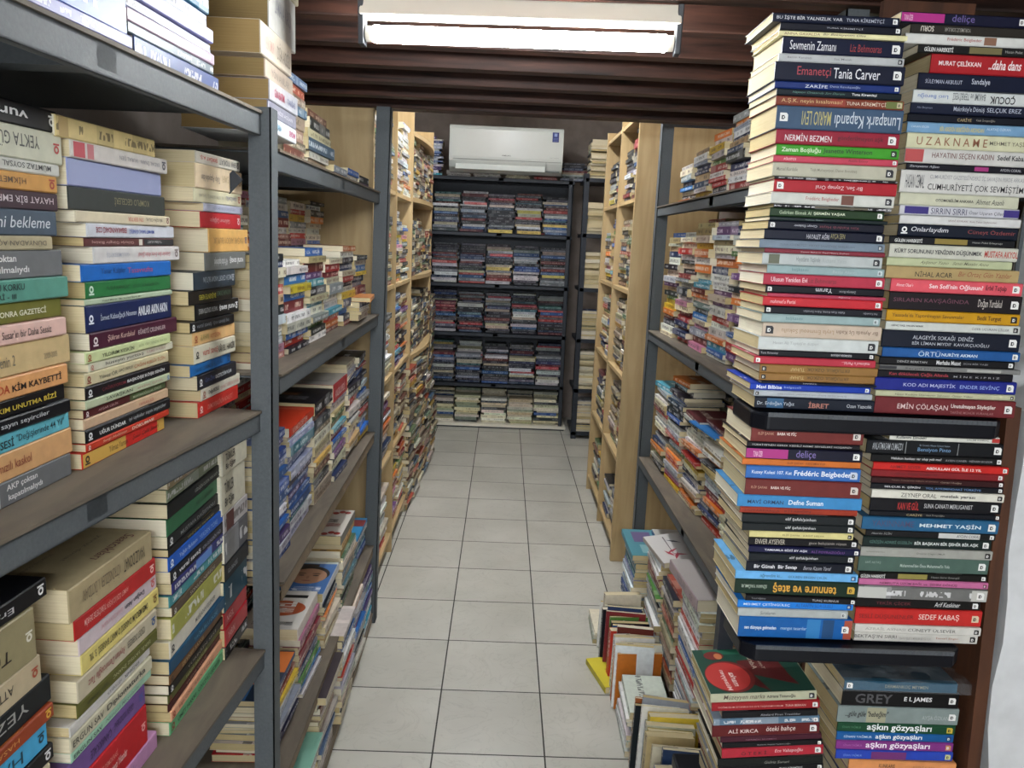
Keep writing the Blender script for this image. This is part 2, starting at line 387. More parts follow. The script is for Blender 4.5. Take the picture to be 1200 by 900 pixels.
def row(A, B, z, h, where, pal='mixed', rows=1, fill=(.75, 1.0), back=.165, group='books', first=0, gap=.004, hb=None, weight=1.0, **kw):
    """stacks side by side along A -> B (seen left to right)"""
    A = Vector((A[0], A[1], 0)); B = Vector((B[0], B[1], 0)); d = (B - A); n = max(1, int(d.length / .2)); slot = d.length / n; u = d.normalized(); v = Vector((-u.y, u.x, 0))
    for rr in range(rows):
        for i in range(n):
            o = A + u * (slot * i + gap / 2) + v * (rr * back)
            f = random.uniform(*fill) if not callable(h) else 1
            hh = (h(i / max(1, n - 1)) if callable(h) else h) * (f if rr == 0 else 1) * (1 if rr == 0 else (hb or 1.0))
            pile((o.x, o.y), u, z, hh, (where, i + 1, n, rr), pal, slot=slot - gap, Lr=(min(.175, slot * .86), slot - gap), weight=weight * (1 if rr == 0 else .25), group=group, **kw)

def parse_text(s, dflt_h=(.22, .78)):
    """'words;x0;x1;colour;flags;z0;z1' parts joined by ' / '"""
    out = []
    for seg in s.split(' // '):
        q = [x.strip() for x in seg.split(';')]
        if not q or not q[0]: continue
        out.append((q[0], float(q[1]), float(q[2]), q[3], q[4] if len(q) > 4 else '', float(q[5]) if len(q) > 5 else dflt_h[0], float(q[6]) if len(q) > 6 else dflt_h[1]))
    return out
def near_stack(spec, ox, oy, sc, p, t, where, z_foot, D=.135, group='', tilt=0, ref='l', x_is_len=False, end=None, arts=None, name='paperback', page=None, shift=0):
    """transcribed stack. each line: y x0 x1|len ; colour name ; hex ; text ; mark. positions were read off an enlarged crop (ox, oy, sc)"""
    rows = [l for l in spec.strip().split('\n') if l.strip()]
    t = Vector((t[0], t[1], 0)).normalized(); v = Vector((-t.y, t.x, 0)); items = []
    for l in rows:
        q = [x.strip() for x in l.split('|')]
        pos = q[0].split(); y, xa, xb = (float(k) for k in pos[:3])
        a = hit(ox + xa / sc, oy + y / sc, p, t)
        if x_is_len: L = xb; s0 = (a - Vector((p[0], p[1], 0))).dot(t) - (L if ref == 'r' else 0)
        else:
            b = hit(ox + xb / sc, oy + y / sc, p, t); s0 = (a - Vector((p[0], p[1], 0))).dot(t); L = (b - a).dot(t)
        items.append([a.z, s0, L, q])
    ex = items[-1]; zend = hit(ox + float(ex[3][0].split()[1]) / sc, oy + end / sc, p, t).z
    zt = [i[0] for i in items] + [zend]; top = zt[0]; k = (top - z_foot) / (top - zend) if z_foot is not None else 1
    zt = [top - (top - z) * k for z in zt]; n = len(items)
    T4 = Matrix.Translation((0, 0, 0))
    for i, (z, s0, L, q) in enumerate(items):
        z1, z0 = zt[i], zt[i + 1]; T = z1 - z0 - .0004
        o = Vector((p[0], p[1], 0)) + t * s0 + v * random.uniform(0, .004); o.z = z0
        M = frame(o, t)
        if tilt:
            c = Vector((p[0], p[1], z_foot if z_foot is not None else zt[-1])) + t * items[0][1]
            M = Matrix.Translation(c) @ Matrix.Rotation(-tilt, 4, v) @ Matrix.Translation(-c) @ M
        M = M @ Matrix.Rotation(R(random.uniform(-.8, .8)), 4, 'Z')
        cn = q[1]; hx = q[2]; txt = parse_text(q[3]) if len(q) > 3 else []
        mk = q[4].split() if len(q) > 4 and q[4] else None; bl = []
        if len(q) > 5 and (q[5] or q[-1]):
            for b_ in (q[5] or q[-1]).split(','): b3 = b_.split(); bl.append((float(b3[0]), float(b3[1]), b3[2]))
        r = add(M, L, D * random.uniform(.97, 1.03), T, hx, txt[0][3] if txt else ('e8e8e8' if sum(hexc(hx)) < 1 else '40342c'), where, force=True, group=group, page=page and random.choice(page) if page else None)
        r['rgb'] = tuple(min(.84, 1.5 * max(0, c) ** 1.2) for c in hexc(hx))
        r.update(text=txt, cname=cn, pos_top=i + 1, n=n, name=name)
        if mk: r['mark'] = mk[0]; r['markc'] = mk[1] if len(mk) > 1 else 'e8e8e4'
        if bl: r['blocks'] = bl
        if arts and i in arts: r['art'] = arts[i]
# ------------------------------------------------------------------ transcribed stacks: the display rack at the near right
FX = (1, 0)
RACK_Y = 1.2
Z_TRAY1, Z_TRAY2 = 1.258, .866
near_stack("""
48 165 690 | dark navy | 1b2236 | BU İŞTE BİR YALNIZLIK VAR;.03;.55;dcdce0 // TUNA KİREMİTÇİ;.58;.88;b8bcc8 | Rd
88 195 700 | black | 191b27 | TUNA KİREMİTÇİ;.38;.68;c0c0c8;;.38;.64 | Rd
122 190 722 | cream | cfc9a2 | ANNA GAVALDA;.04;.32;8a6a50;;.2;.7 // Bir Bekleyenim Olsa;.34;.68;5c4a3c;i | Rd 23252c
145 208 715 | dark navy | 1a2038 | Sevmenin Zamanı;.06;.44;e0e0e4 // Liz Behmoaras;.56;.82;9a3a3c;;.25;.7 | Rd
215 190 712 | light grey | a9abab | Berrin Karakaş;.07;.26;6c6c70;;.35;.65 // Saç Masalı;.44;.58;6c6c70;;.35;.65 | Rd 23252c
250 175 715 | dark navy | 1a1f33 | Emanetçi;.17;.43;a8404a // Tania Carver;.45;.81;e4e4e8 | Rd
330 175 695 | deep blue | 22376e | ZARİFE;.24;.42;d8dce8 // Deniz Kavukçuoğlu;.44;.68;aab4d0;;.3;.7 | Rd
362 180 700 | black | 18242c | Hayatın Ortasında Son Durum;.12;.55;5c8478;i;.3;.7 // Tuna Kiremitçi;.6;.8;e4e4e4;b;.3;.75 |
392 180 712 | rust red | 7c4334 | A.Ş.K. neyin kısaltması?;.04;.52;d0b07c // TUNA KİREMİTÇİ;.55;.86;e0d4c0 | Rd c9bd9a | .42 .54 8f3326,.86 .99 66703a
432 183 708 | slate blue | 44586e | Lunapark Kapandı;.46;.98;c6ced6;u;.15;.85 // MARIO LEVI;.2;.43;b8ae6c;u;.2;.8 | Ld
530 180 692 | crimson | 8c2c3e | NERMİN BEZMEN;.07;.45;e4dcdc // gönderilmeyen aşk;.5;.87;4a1820;;.3;.72 | Rd
592 183 692 | bright green | 479032 | Zaman Boşluğu;.04;.36;cfe0c0;b // Jeanette Winterson;.38;.78;1c3c1c;b | Rd 1c2a1c
638 168 682 | dusty pink | b04a5c | AĞUSTOS;.08;.18;f0d8d8;;.3;.75 // Attila Ersoy;.6;.76;70202c;;.3;.75 | Rd
667 168 682 | greige | a9a798 | Marsel Kurdalle;.03;.2;76746a;;.4;.65 // Taşlı Muhayyeşeyi, Demir Bozukbaş;.3;.68;76746a;;.4;.65 | Rd 23252c
726 172 682 | black | 1a1a20 | |
738 172 680 | red | 9c2a34 | Bir Sen, Zeynep Oral;.34;.72;e4c8c8;u;.3;.72 | Ld
790 160 672 | light grey | b9bab4 | Frédéric Beigbeder;.28;.55;a24a44;;.3;.7 | Rd 23252c | .57 .67 6c4438
840 170 660 | black | 1c1c20 | | | .35 .8 5c5646
856 155 628 | dark green | 2a4028 | Gelirken Ekmek Al;.08;.36;b8c8a8;;.3;.7 // ŞERMİN YAŞAR;.38;.66;dce4c8;b;.3;.75 | Rd
""", 860, 0, 3.53, (0, RACK_Y), FX, 'R1a', None, end=893, group='books stacked on the display rack')
R1_TOP = [r for r in BOOKS]
near_stack("""
46 152 640 | black green | 1c2a2c | Selim İleri;.3;.45;78908c;;.3;.7 | Rd
62 148 632 | black | 1b1e2c | Cüneyt Özdemir;.22;.42;c8c8d0;u;.3;.7 // Kim Kaldırdı Hayat;.44;.78;7c3a44;u;.3;.7 | Ld
98 132 630 | dark navy | 181d30 | HAYALET AĞRI;.35;.54;c0c0c8;;.18;.82 // AYÇA ŞEN;.55;.67;9c9468;;.18;.82 | Rd
140 110 628 | grey blue | 76828e | TUNA KİREMİTÇİ   HAYAT ŞANTİYESİ VARLIKLARI;.16;.76;586472;;.3;.66 | Rd 4c5864
178 130 628 | wine red | 7c3440 | Kenan Bakanın Özel Hatıra Defteri;.3;.7;cfb0b0;;.3;.7 | Rd
197 125 625 | light grey | a8adac | Hayatların Yeşinde;.28;.48;6c7474 // Richard Yates;.5;.7;9ca4a4;;.35;.7 | Rd 23252c | .05 .14 5f6350
247 143 630 | pale teal | 8d9fa0 | başkasını;.21;.35;5c8080;;.3;.75 // Beste Akıncı;.56;.76;acbcbc;;.3;.65 | Rd c4d0d0
283 127 630 | crimson | a43c4e | Ulusun Yeniden Evi;.06;.36;e4c4c8;b;.3;.72 // Liz Behmoaras;.37;.6;64202c;;.3;.72 | Rd
331 135 630 | black | 191b23 | Yarım;.42;.56;d8d8dc;u;.22;.82 // Zekeriya Buran;.62;.76;a8a8ac;u;.3;.7 | Ld
364 140 628 | dusty pink | a04458 | Ağustos;.6;.7;dcb8c0;;.3;.75 |
379 125 620 | red | b0333c | mahmut'u Perisi;.06;.27;e8c8c8;;.3;.7 | Rd
418 130 618 | black | 181b24 | Kalbin Kuzu Kürkü, Kıbrıs Sorunları;.33;.68;9c9ca4;u;.32;.66 // Atta Kemaloğlu;.84;.96;9c9ca4;u;.32;.66 | Ld
450 120 615 | pale teal | 90a2a2 | başkasını;.2;.34;5c8080;;.28;.75 | Rd c4d0d0
487 122 615 | pinkish beige | b5a798 | Bir Aynada Üç Kadın;.62;.97;6c5448;u;.3;.72 // Leyla Emmeoul Sokullu;.16;.6;a08468;u;.3;.7 | Ldk 23252c
546 105 605 | speckled white | b8bcba | Hasan Ali Toptaş'ın düşleri;.12;.5;a0a4a4;;.4;.7 | Rd 23252c
601 110 592 | black | 1a1c22 | Tuna Kiremitçi;.01;.16;b0b0b4;;.3;.7 // ÖZÜRDEN HİKAYE;.62;.8;dcdce0;u;.3;.7 | Rd
628 88 592 | crimson | a83c4a | mahmut'u Perisi...;.72;.95;e8c8cc;u;.28;.7 | Ld
661 110 600 | tan | 8c6d42 | ERTUĞRUL ÖZKÖK;.4;.76;3c2e1c;u;.25;.75 // TUHAF;.26;.38;c8b078;u;.3;.7 | Ldk 1c1a18
697 110 600 | tan | 8c6d42 | ERTUĞRUL ÖZKÖK;.4;.76;3c2e1c;u;.25;.75 // TUHAF;.26;.38;c8b078;u;.3;.7 | Ldk 1c1a18
731 118 595 | dark navy | 171a2c | YABAN;.36;.48;b0b0b8;u;.25;.75 |
741 73 575 | bright blue | 22429a | Mavi Bilbise;.05;.26;e4e8f4;b // belgeseli;.28;.42;9cb0e0;;.3;.7 | Rd
770 88 580 | light grey | a5aaae | Erkek nedir bileyidim sepetten ölüyordan;.2;.78;7c8084;u;.35;.68 | Ldk 1c1a18
796 90 585 | dark navy | 1a2230 | Dr. Erdoğan Yağız;.02;.33;c4ccd4;;.25;.65 // İBRET;.45;.62;b87868;b;.2;.75 // Ozan Yazıcılık;.77;.98;c8ccd0;;.35;.65 | | .1 .24 2a5a80
""", 860, 240, 3.53, (0, RACK_Y), FX, 'R1b', Z_TRAY1, end=845, group='books stacked on the display rack')
near_stack("""
42 700 1230 | dark navy | 1c1e34 | deliçe;.4;.58;6a5c94;;.1;.9 // TUNA ÖZER;.02;.09;f0d0e0;;.2;.8 | Rd | | .0 .34 a82a7c
92 740 1240 | brown black | 33302c | SORU;.08;.19;c8c0b4;ub;.2;.8 // YORUMSUZ SORULAR;.28;.5;a09c94;u;.3;.7 |
132 715 1230 | white | bcbcb8 | Frédéric Beigbeder;.34;.62;a24a44;;.3;.7 | | .64 .74 84604c
178 770 1250 | black | 1d1e1e | GÜLEN HAREKETİ;.05;.3;dcdcd8;b;.18;.82 // Hasan Pulat;.75;.9;a0a09c;;.35;.65 | | .44 .72 6c6440
218 823 1290 | red | 982a30 | MURAT ÇELİKKAN;.07;.45;e8d8d8;b;.35;.72 // ..daha dans;.52;.82;ecdcdc;bi;.3;.8 |
297 768 1250 | dark navy | 181f34 | SÜLEYMAN AKBULUT;.06;.38;b0b4c4;;.35;.65 // Sandalye;.46;.62;c4c8d4;;.3;.75 |
365 750 1240 | white | b9bcba | ÇOCUK;.66;.88;1c1c20;ub;.15;.85 // BAKIMI ve TERBİYESİ;.34;.62;4c5054;u;.15;.85 // Luci Beroğu;.04;.3;4c6cae;u;.3;.7 |
420 738 1230 | black navy | 1a2136 | Aki Boyman;.05;.18;7c8498;;.4;.65 // Makriköy'e Dönüş;.36;.62;b4bac8;;.2;.78 // SELÇUK EREZ;.64;.93;b4bac8;;.25;.75 |
465 725 1220 | black | 171b26 | CARİYE;.42;.54;b09c74;;.25;.75 // Gül İrepoğlu;.58;.74;98948c;;.3;.7 |
500 722 1220 | light blue | 7292ac | BİR ASKERİN BEBEĞİNİN ARDINDAN;.27;.64;c0b46c;b;.2;.75 // CANAN BİÇER;.03;.18;c4d0dc;;.4;.7 // ALATAŞ ÖZKAN;.66;.86;c4d0dc;;.4;.75 |
545 722 1230 | cream | b9b89e | U Z A K N A M E;.08;.66;8c5c44;;.2;.75 // MEHMET YAŞİN;.68;1.0;5c564c;;.3;.72 |
608 715 1220 | white | b5b4b0 | HAYATINI SEÇEN KADIN;.22;.73;6a3c38;;.3;.75 // Sedef Kabaş;.76;1.0;2a2a2c;b;.3;.75 | | .0 .15 b04a4a
671 722 1210 | black | 1c1c26 | Zamyatına Ağası;.02;.28;b8b8c0;i;.3;.75 // AYDIN CORAL;.8;.98;b0b0b4;;.3;.7 | | .58 .7 9a3070
698 700 1230 | white | bab9b5 | CUMHURİYET'İ ÇOK SEVMİŞTİM;.22;.98;18181c;;.08;.52 // CUMHURİYET GAZETESİ'NDEKİ 'İÇ SAVAŞ'IN PERDE ARKASI;.23;.98;8c8c90;;.6;.88 // HASAN CEMAL;.04;.19;4c4c50;;.2;.8 |
793 693 1190 | cream | b4b4a2 | OTOMOBİLİM ANKARA;.3;.62;2c2c2c;b;.35;.65 // Ahmet Asanlı;.64;.88;4c4c48;i;.25;.7 |
845 692 1190 | white | b6b6ba | SIRRIN SIRRI;.26;.56;45455c;;.15;.8 // Özer Uçuran Çiller;.58;.87;4c4c54;;.2;.7 | | .04 .24 352a74,.87 1.0 352a74
""", 860, 0, 3.53, (0, RACK_Y), FX, 'R2a', None, end=885, group='books stacked on the display rack')
near_stack("""
39 690 1190 | white | bcbcba | SEVGİ SOYKAN   Kum Telesi Söylenceleri;.4;.8;6a4c4c;;.35;.68 |
76 688 1190 | black navy | 1a2230 | Onlarlaydım;.1;.42;d8d8dc;i;.3;.8 // Cüneyt Özdemir;.58;.98;8c4444;;.3;.8 | Lda
126 650 1170 | black | 191b20 | GÜLEN HAREKETİ;.04;.26;dcdcd8;b;.2;.8 // Hasan Pulat Erbayraşt;.66;.9;a8a8a4;;.35;.65 | | .36 .62 867436
158 650 1190 | white | b4b4aa | KÜRT SORUNUNU YENİDEN DÜŞÜNMEK;.04;.72;25252c;b;.25;.75 // MUSTAFA AKYOL;.74;1.0;b4443c;b;.25;.75 |
215 640 1160 | pale green cream | a9ae90 | Ayşenur Yazıcı   Senin Masalın Anne;.26;.82;5c5c48;i;.25;.75 |
250 635 1185 | sand beige | a08e68 | NİHAL ACAR;.22;.5;1e1c1a;;.2;.75 // Bir Ortaç Gün Yazılar;.54;.95;8c4c34;i;.25;.75 |
303 655 1200 | coral pink | c25a64 | Sen Sofi'nin Oğlusun?;.29;.7;f0dcdc;b;.25;.72 // Erbil Tuşalp;.72;.88;5c1c28;b;.25;.75 // Ahmet Obar'r;.04;.17;f0dcdc;;.4;.65 | Rd
357 650 1200 | brown black | 241e22 | SIRLARIN KAVŞAĞINDA;.03;.6;6c4050;;.4;.75 // Doğan Yurdakul;.67;.85;c4bcb4;;.2;.8 | Rd
432 640 1195 | mustard yellow | b28a24 | Yassıada'da Yaptırılmayan Savunmalar;.04;.58;4c3014;;.3;.72 // Bedii Turgut;.68;.86;4c3014;b;.25;.75 | Rd 1c1a18
480 632 1190 | white | b6b9b4 | GENÇ YAŞ, VALSIN BEBEK;.04;.28;3c3c40;b;.4;.65 // ÖZER UÇURAN ÇİLLER;.64;.92;4c4c50;;.3;.7 | Rdk 1c1a18
516 620 1190 | dark navy | 19202f | ALAGEYİK SOKAĞI  DENİZ;.22;.66;b8bcc4;;.52;.82 // BİR LİMAN MIYDI?  KAVUKÇUOĞLU;.22;.78;b8bcc4;;.16;.44 | Rd
588 620 1188 | blue | 27578a | ÖRTÜ;.26;.42;b8c8dc;;.18;.82 // NURİYE AKMAN;.43;.69;d0dce8;b;.28;.7 | Rd
628 610 1170 | black | 17181c | DENİZ BERKTAN;.13;.35;b8b8b8;;.35;.7 // Merhaba Mazot;.42;.6;d8d8d8;b;.25;.8 // SON BİR YAZI;.62;.8;98989c;;.4;.65 | Rd
661 605 1190 | grey photo-print | 7a7a78 | Serpil DOĞRU;.18;.5;2c2c30;;.2;.8 | Rd | .0 .12 2a2c30,.62 .86 a4a49e
681 600 1160 | black | 19181e | Kan dökülecek Çağla Altında;.08;.52;a03440;b;.25;.8 // M İ N E  K I P R I Z;.56;.9;a8a8ac;;.35;.65 |
713 590 1180 | indigo blue | 27307c | KOD ADI MAJESTİK;.2;.57;bcc0e0;;.28;.72 // ENDER SEVİNÇ;.6;.88;9cb0e0;;.28;.72 | Rd
766 588 1170 | cream | acac92 | Nasır Kudüm Diaminnin Sahneci  Ömer Yakur;.14;.7;5c5c50;;.3;.7 | Rdk 1c1a18
791 588 1168 | maroon | 6d3034 | EMİN ÇÖLAŞAN;.16;.52;e0ccc8;;.25;.72 // Unutulmayan Söyleşiler;.54;.86;e4dcd4;b;.42;.72 // TARİHE MÜHÜR VURANLAR;.54;.85;a07070;;.15;.34 | Rd
""", 860, 240, 3.53, (0, RACK_Y), FX, 'R2b', Z_TRAY1, end=862, group='books stacked on the display rack')
near_stack("""
85 195 615 | brick brown | 6e3532 | ELİF ŞAFAK;.06;.2;c49c84;;.38;.62 // BABA VE PİÇ;.23;.4;e4d4cc;b;.38;.64 | Rd d8d0c8
149 178 600 | black | 1c1a20 | TÜRKİYE'NİN GEREK KEDİLİ RESMİ SEVGİLERİ HOŞAPSİV;.04;.93;c4c4c4;;.25;.72 |
170 175 605 | black | 1c1d30 | deliçe;.43;.6;7c6ca8;;.1;.9 // TUNA ÖZER;.06;.14;f0d0e0;;.2;.8 | Rd | .0 .36 a82a7c
212 162 603 | orange | b87038 | ELİF ŞAFAK  GERİ MEKTUP;.38;.7;5c2c14;;.3;.7 |
238 175 600 | mid blue | 3e6ca6 | Kuzey Kulesi 107. Kat;.05;.4;d8e0ec;b;.32;.66 // Frédéric Beigbeder;.42;.92;eef0f4;b;.22;.76 | Rd c8d0dc
286 172 600 | brick brown | 6e3532 | ELİF ŞAFAK;.05;.19;c49c84;;.38;.62 // BABA VE PİÇ;.22;.39;e4d4cc;b;.38;.64 | Rd d8d0c8
345 143 605 | sky blue | 4684b0 | MAVİ ORMAN;.08;.37;203c5c;b;.3;.7 // Defne Suman;.41;.69;e8eef4;b;.3;.7 |
391 152 590 | brick red | 95402e | DUYARPARÇA   KİTABIĞIN;.04;.6;5c1c1c;;.25;.75 |
415 160 580 | marbled black | 23282a | elif şafak/pinhan;.38;.65;e0e0e0;;.3;.72 | Rd
449 160 580 | marbled black | 23282a | elif şafak/pinhan;.38;.65;e0e0e0;;.3;.72 | Rd
481 187 575 | cream | c4bc8a | ELİF ŞAFAK · KÂĞIT HELVA;.32;.72;6c5c2c;;.3;.7 | Rd 1c1a18
506 185 595 | black | 1a1a1e | ENVER AYSEVER;.06;.33;c0b8a8;;.2;.85 // gece bekçisinin rüyası;.55;.89;a8a098;;.25;.7 | Rd
536 185 597 | dark navy | 191c40 | TAMAMLA BİZİ EY AŞK;.14;.53;e8e8f0;b;.28;.72 // ALİ POYRAZOĞLU;.56;.86;7c4c94;;.28;.72 | Rd
562 185 580 | marbled black | 20262a | elif şafak/pinhan;.38;.65;e0e0e0;;.3;.72 | Rd
592 175 575 | black | 191e2a | Bir Günah  Bir Sevap;.07;.47;e8e8ec;b;.25;.72 // Berna Kasım Yarel;.53;.79;b0b0b8;i;.3;.68 | Rd
628 135 590 | light blue | 6ea4cc | öğrendim ki...;.2;.38;24445c;;.22;.75 // GÜLBEN ERGEN ÇELİK;.43;.75;2c4c6c;;.28;.68 | Rd 2c5c8c
659 135 590 | dark green | 1f3428 | tennure ve ateş;.31;.83;d8a03c;ub;.15;.85 // SİNAN YAĞMUR;.05;.26;b8c4b4;u;.35;.65 | Rd d0a840
716 172 580 | black | 17161c | Yusuf Ağabey;.05;.18;8c8c90;;.3;.65 // TUNÇ KURNUS;.6;.84;c4c4c8;;.3;.7 | Rd
739 145 577 | bright blue | 2c7cc2 | MEHMET ÇETİNGÜLEÇ;.05;.45;e4ecf4;;.28;.75 // ALTAN'IN SORGUSU;.5;.82;1c4c94;;.28;.75 | Rd 1c3c7c
768 145 555 | light grey | a2a6a4 | Sıraların;.2;.34;5c6464;i;.3;.7 | Rd c8ccca
799 150 572 | picture-printed blue | 1f5f98 | sen dünyaya gelmeden;.05;.33;e0e8f0;b;.36;.58 // mangat tasarılar;.37;.6;b0c8e0;;.38;.58 | Rd | .6 .72 2c78b4,.74 .84 184470,.93 1.0 a84c38
""", 820, 470, 3.158, (0, RACK_Y), FX, 'R3', Z_TRAY2, end=876, group='books stacked on the display rack', D=.14)
near_stack("""
122 708 1120 | white | c2c2ba | Kullanım Elindeki;.06;.33;3c3c3c;b;.3;.75 // SALİM KORUÇ;.7;.9;6c6c68;;.3;.7 | | .93 1.0 b03430
142 625 1140 | black | 191c20 | ANLATMASAM OLMAZDI;.04;.26;a8acb0;;.3;.8 // Bensiyon Pinto;.37;.61;78a0c8;;.2;.55 // Bir Cemaatin Hikayesi Söyleyen Hayatın;.38;.6;84909c;;.62;.78 | Rd | .28 .285 8c9090,.66 .665 8c9090
195 640 1135 | black | 1a1b1c | Halukun bankası var olup yok mu?;.15;.53;c8c8c8;b;.3;.7 // AYSEN CANER · NİHAN BOZOK;.56;.92;9c9ca0;;.35;.68 | Rd
225 645 1145 | red | b2302c | AHMET SEVER;.12;.35;6c1818;;.28;.72 // ABDULLAH GÜL İLE 12 YIL;.39;.8;f0e4e0;b;.26;.74 | Rd
252 640 1130 | dark red | 7c2a2e | Coşkun Yaşar Doğanlar;.14;.5;4c1418;;.35;.7 | Rd
279 640 1130 | dark brown | 3a1c1e | Taksim Türkülerinin sağlama ak sümezse;.15;.5;8c6c5c;;.45;.7 // Osman Uluağay;.52;.68;a89484;;.35;.65 | Rd
303 640 1130 | black | 1a1c22 | SELÇUK R. ŞİRİN;.1;.37;d8d8dc;b;.28;.72 // YOL AYRIMINDAKİ TÜRKİYE;.41;.83;5c7ca8;b;.28;.72 | Rd
326 640 1130 | white | c4c2b8 | ZEYNEP ORAL;.22;.49;4c4840;;.25;.75 // meslek yarası;.52;.78;2c2c2c;b;.25;.7 | Rdk 1c1a18
357 635 1125 | black | 191a1f | KAN VE GÜL;.21;.37;b03030;b;.15;.85 // SUNA CANATI MERUGANIST;.41;.78;c4c4c4;;.35;.7 | Rd
405 635 1120 | black | 181b22 | CARİYE;.28;.4;b8a880;;.25;.75 // Gül İrepoğlu;.43;.57;98948c;;.3;.7 | Rd
425 605 1110 | teal blue | 2f6080 | YAKINNAME;.07;.38;4c4464;;.3;.75 // MEHMET YAŞİN;.42;.87;dce4e8;b;.28;.72 | Rd
474 620 1100 | black | 1b1c1e | Akordo İÇİN;.04;.2;a8a8a8;i;.3;.7 // AYDIN CORAL;.7;.88;3c3c40;;.3;.7 | Rd | .56 .88 c4c4c0
500 610 1090 | dark green | 1e2c2a | GİRİŞİN ADRESİ GÜZELİN;.05;.38;4c6c64;b;.3;.72 // BİR BAŞKAN BİR ŞEHİR BİR AŞK;.4;.9;e0e4e0;b;.28;.72 | Rd
539 600 1090 | stone grey | 969690 | NURDAN BEŞOĞLU;.04;.18;64645e;;.45;.65 // Ömürün Çizgisi UMUR;.42;.64;54544e;;.38;.65 | Rdk 1c1a18
573 595 1085 | grey green | 50645c | SAFİ AKTAŞ;.05;.17;94a49c;;.5;.72 // Muhammed'den Önce Muhammed'in Yolu;.32;.7;b0bcb4;b;.35;.6 | Rd
631 595 1075 | black | 1a1a18 | GÜLEN HAREKETİ;.01;.2;dcdcd8;b;.18;.82 // Hasan Sürer Ersangül;.56;.78;8c8c88;;.3;.65 | Rd | .3 .53 8a8040
657 595 1075 | pink | b06c90 | NEMRUT'A ÜZÜM BAĞI  ve  ŞEHRE DÖNÜŞ;.16;.76;5c2440;b;.2;.72 | Rd 6c2c44
681 590 1070 | grey and white photo-print | 6e6e6c | | Rd | .0 .22 bcbcb6,.88 1.0 b8b8b2
728 585 1050 | black | 181818 | TEKİR ÇİÇEK;.16;.44;6c2c34;;.3;.75 // Arif Keskiner;.63;.84;dcdcdc;i;.28;.78 | Rd
763 580 1055 | red | ad3330 | SESLİ DÜŞÜNENLER;.03;.46;6c1a1a;;.32;.72 // SEDEF KABAŞ;.5;.82;ecd8d0;;.3;.74 | Rd d8c4a8
822 578 1045 | white | bcbab4 | AZRAİL AYNASI;.08;.4;94948c;;.35;.75 // CÜNEYT ÜLSEVER;.42;.8;3c3c38;;.32;.75 | Rdk 1c1a18
853 578 1040 | white | b6b4ae | BEKTAŞ'IN SIRRI;.0;.34;3c3a38;;.3;.75 // TASAVVUF ERLERİ VE MİRASLARI BİR YOLCULUK;.36;.62;8c8880;;.3;.65 // İsmail Engin;.66;.84;a0603c;;.4;.7 | Rdk 1c1a18
""", 820, 470, 3.158, (0, RACK_Y), FX, 'R4', Z_TRAY2, end=888, group='books stacked on the display rack')

def topplane(T, dz=.0006): return lambda x, y: Vector((x, y, T + dz))
def disc(mb, cx, cy, rx, ry, z, col, n=36, a0=0, a1=2 * math.pi):
    pts = [(cx + rx * math.cos(a0 + (a1 - a0) * i / n), cy + ry * math.sin(a0 + (a1 - a0) * i / n), z) for i in range(n + (0 if a1 - a0 > 6.28 else 1))]
    mb.quad(pts, 0, hexc(col))
def rectz(mb, x0, x1, y0, y1, z, col): mb.quad([(x0, y0, z), (x1, y0, z), (x1, y1, z), (x0, y1, z)], 0, hexc(col))
def art_green(o, L, D, T):
    mb = MB(); z = T + .0003
    rectz(mb, .001, L - .001, .001, D - .001, z, '1f4a3c')
    rectz(mb, .02, L - .03, D * .86, D - .002, z + .0001, '2a6a50')
    mb.quad([(L * .42, D * .2, z + .0002), (L * .58, D * .02, z + .0002), (L * .5, D * .38, z + .0002), (L * .88, D * .14, z + .0002), (L * .84, D * .34, z + .0002), (L * .8, D * .8, z + .0002), (L * .62, D * .85, z + .0002), (L * .52, D * .72, z + .0002), (L * .4, D * .7, z + .0002)][::1], 0, hexc('5e1c1e'))
    disc(mb, L * .26, D * .36, L * .235, D * .345, z + .0003, '7a2a28')
    disc(mb, L * .24, D * .36, L * .21, D * .31, z + .0004, 'c43c38')
    disc(mb, L * .2, D * .84, L * .1, D * .1, z + .0003, '7a2a28'); disc(mb, L * .24, D * .82, L * .04, D * .07, z + .0005, 'd07c50')
    for s, x, y0, y1, c in (('Müzeyyen', .27, .06, .5, 'f4d4cc'), ('marka', .36, .14, .44, 'f4d4cc')):
        put_text(mb, s, D * y0, D * y1, 0, L * .06, hexc(c), 'b', plane=lambda a, b, x=x: Vector((L * (x - .1) + (L * .0) + b * 1.0, a, z + .0007)))
    for s, x in (('Adriana', .52), ('Tosunoğlu', .6)):
        put_text(mb, s, D * .5, D * .9, 0, L * .05, hexc('c8b8a4'), '', plane=lambda a, b, x=x: Vector((L * x + b, a, z + .0007)))
    mb.build('cover_picture', M_INK, o)
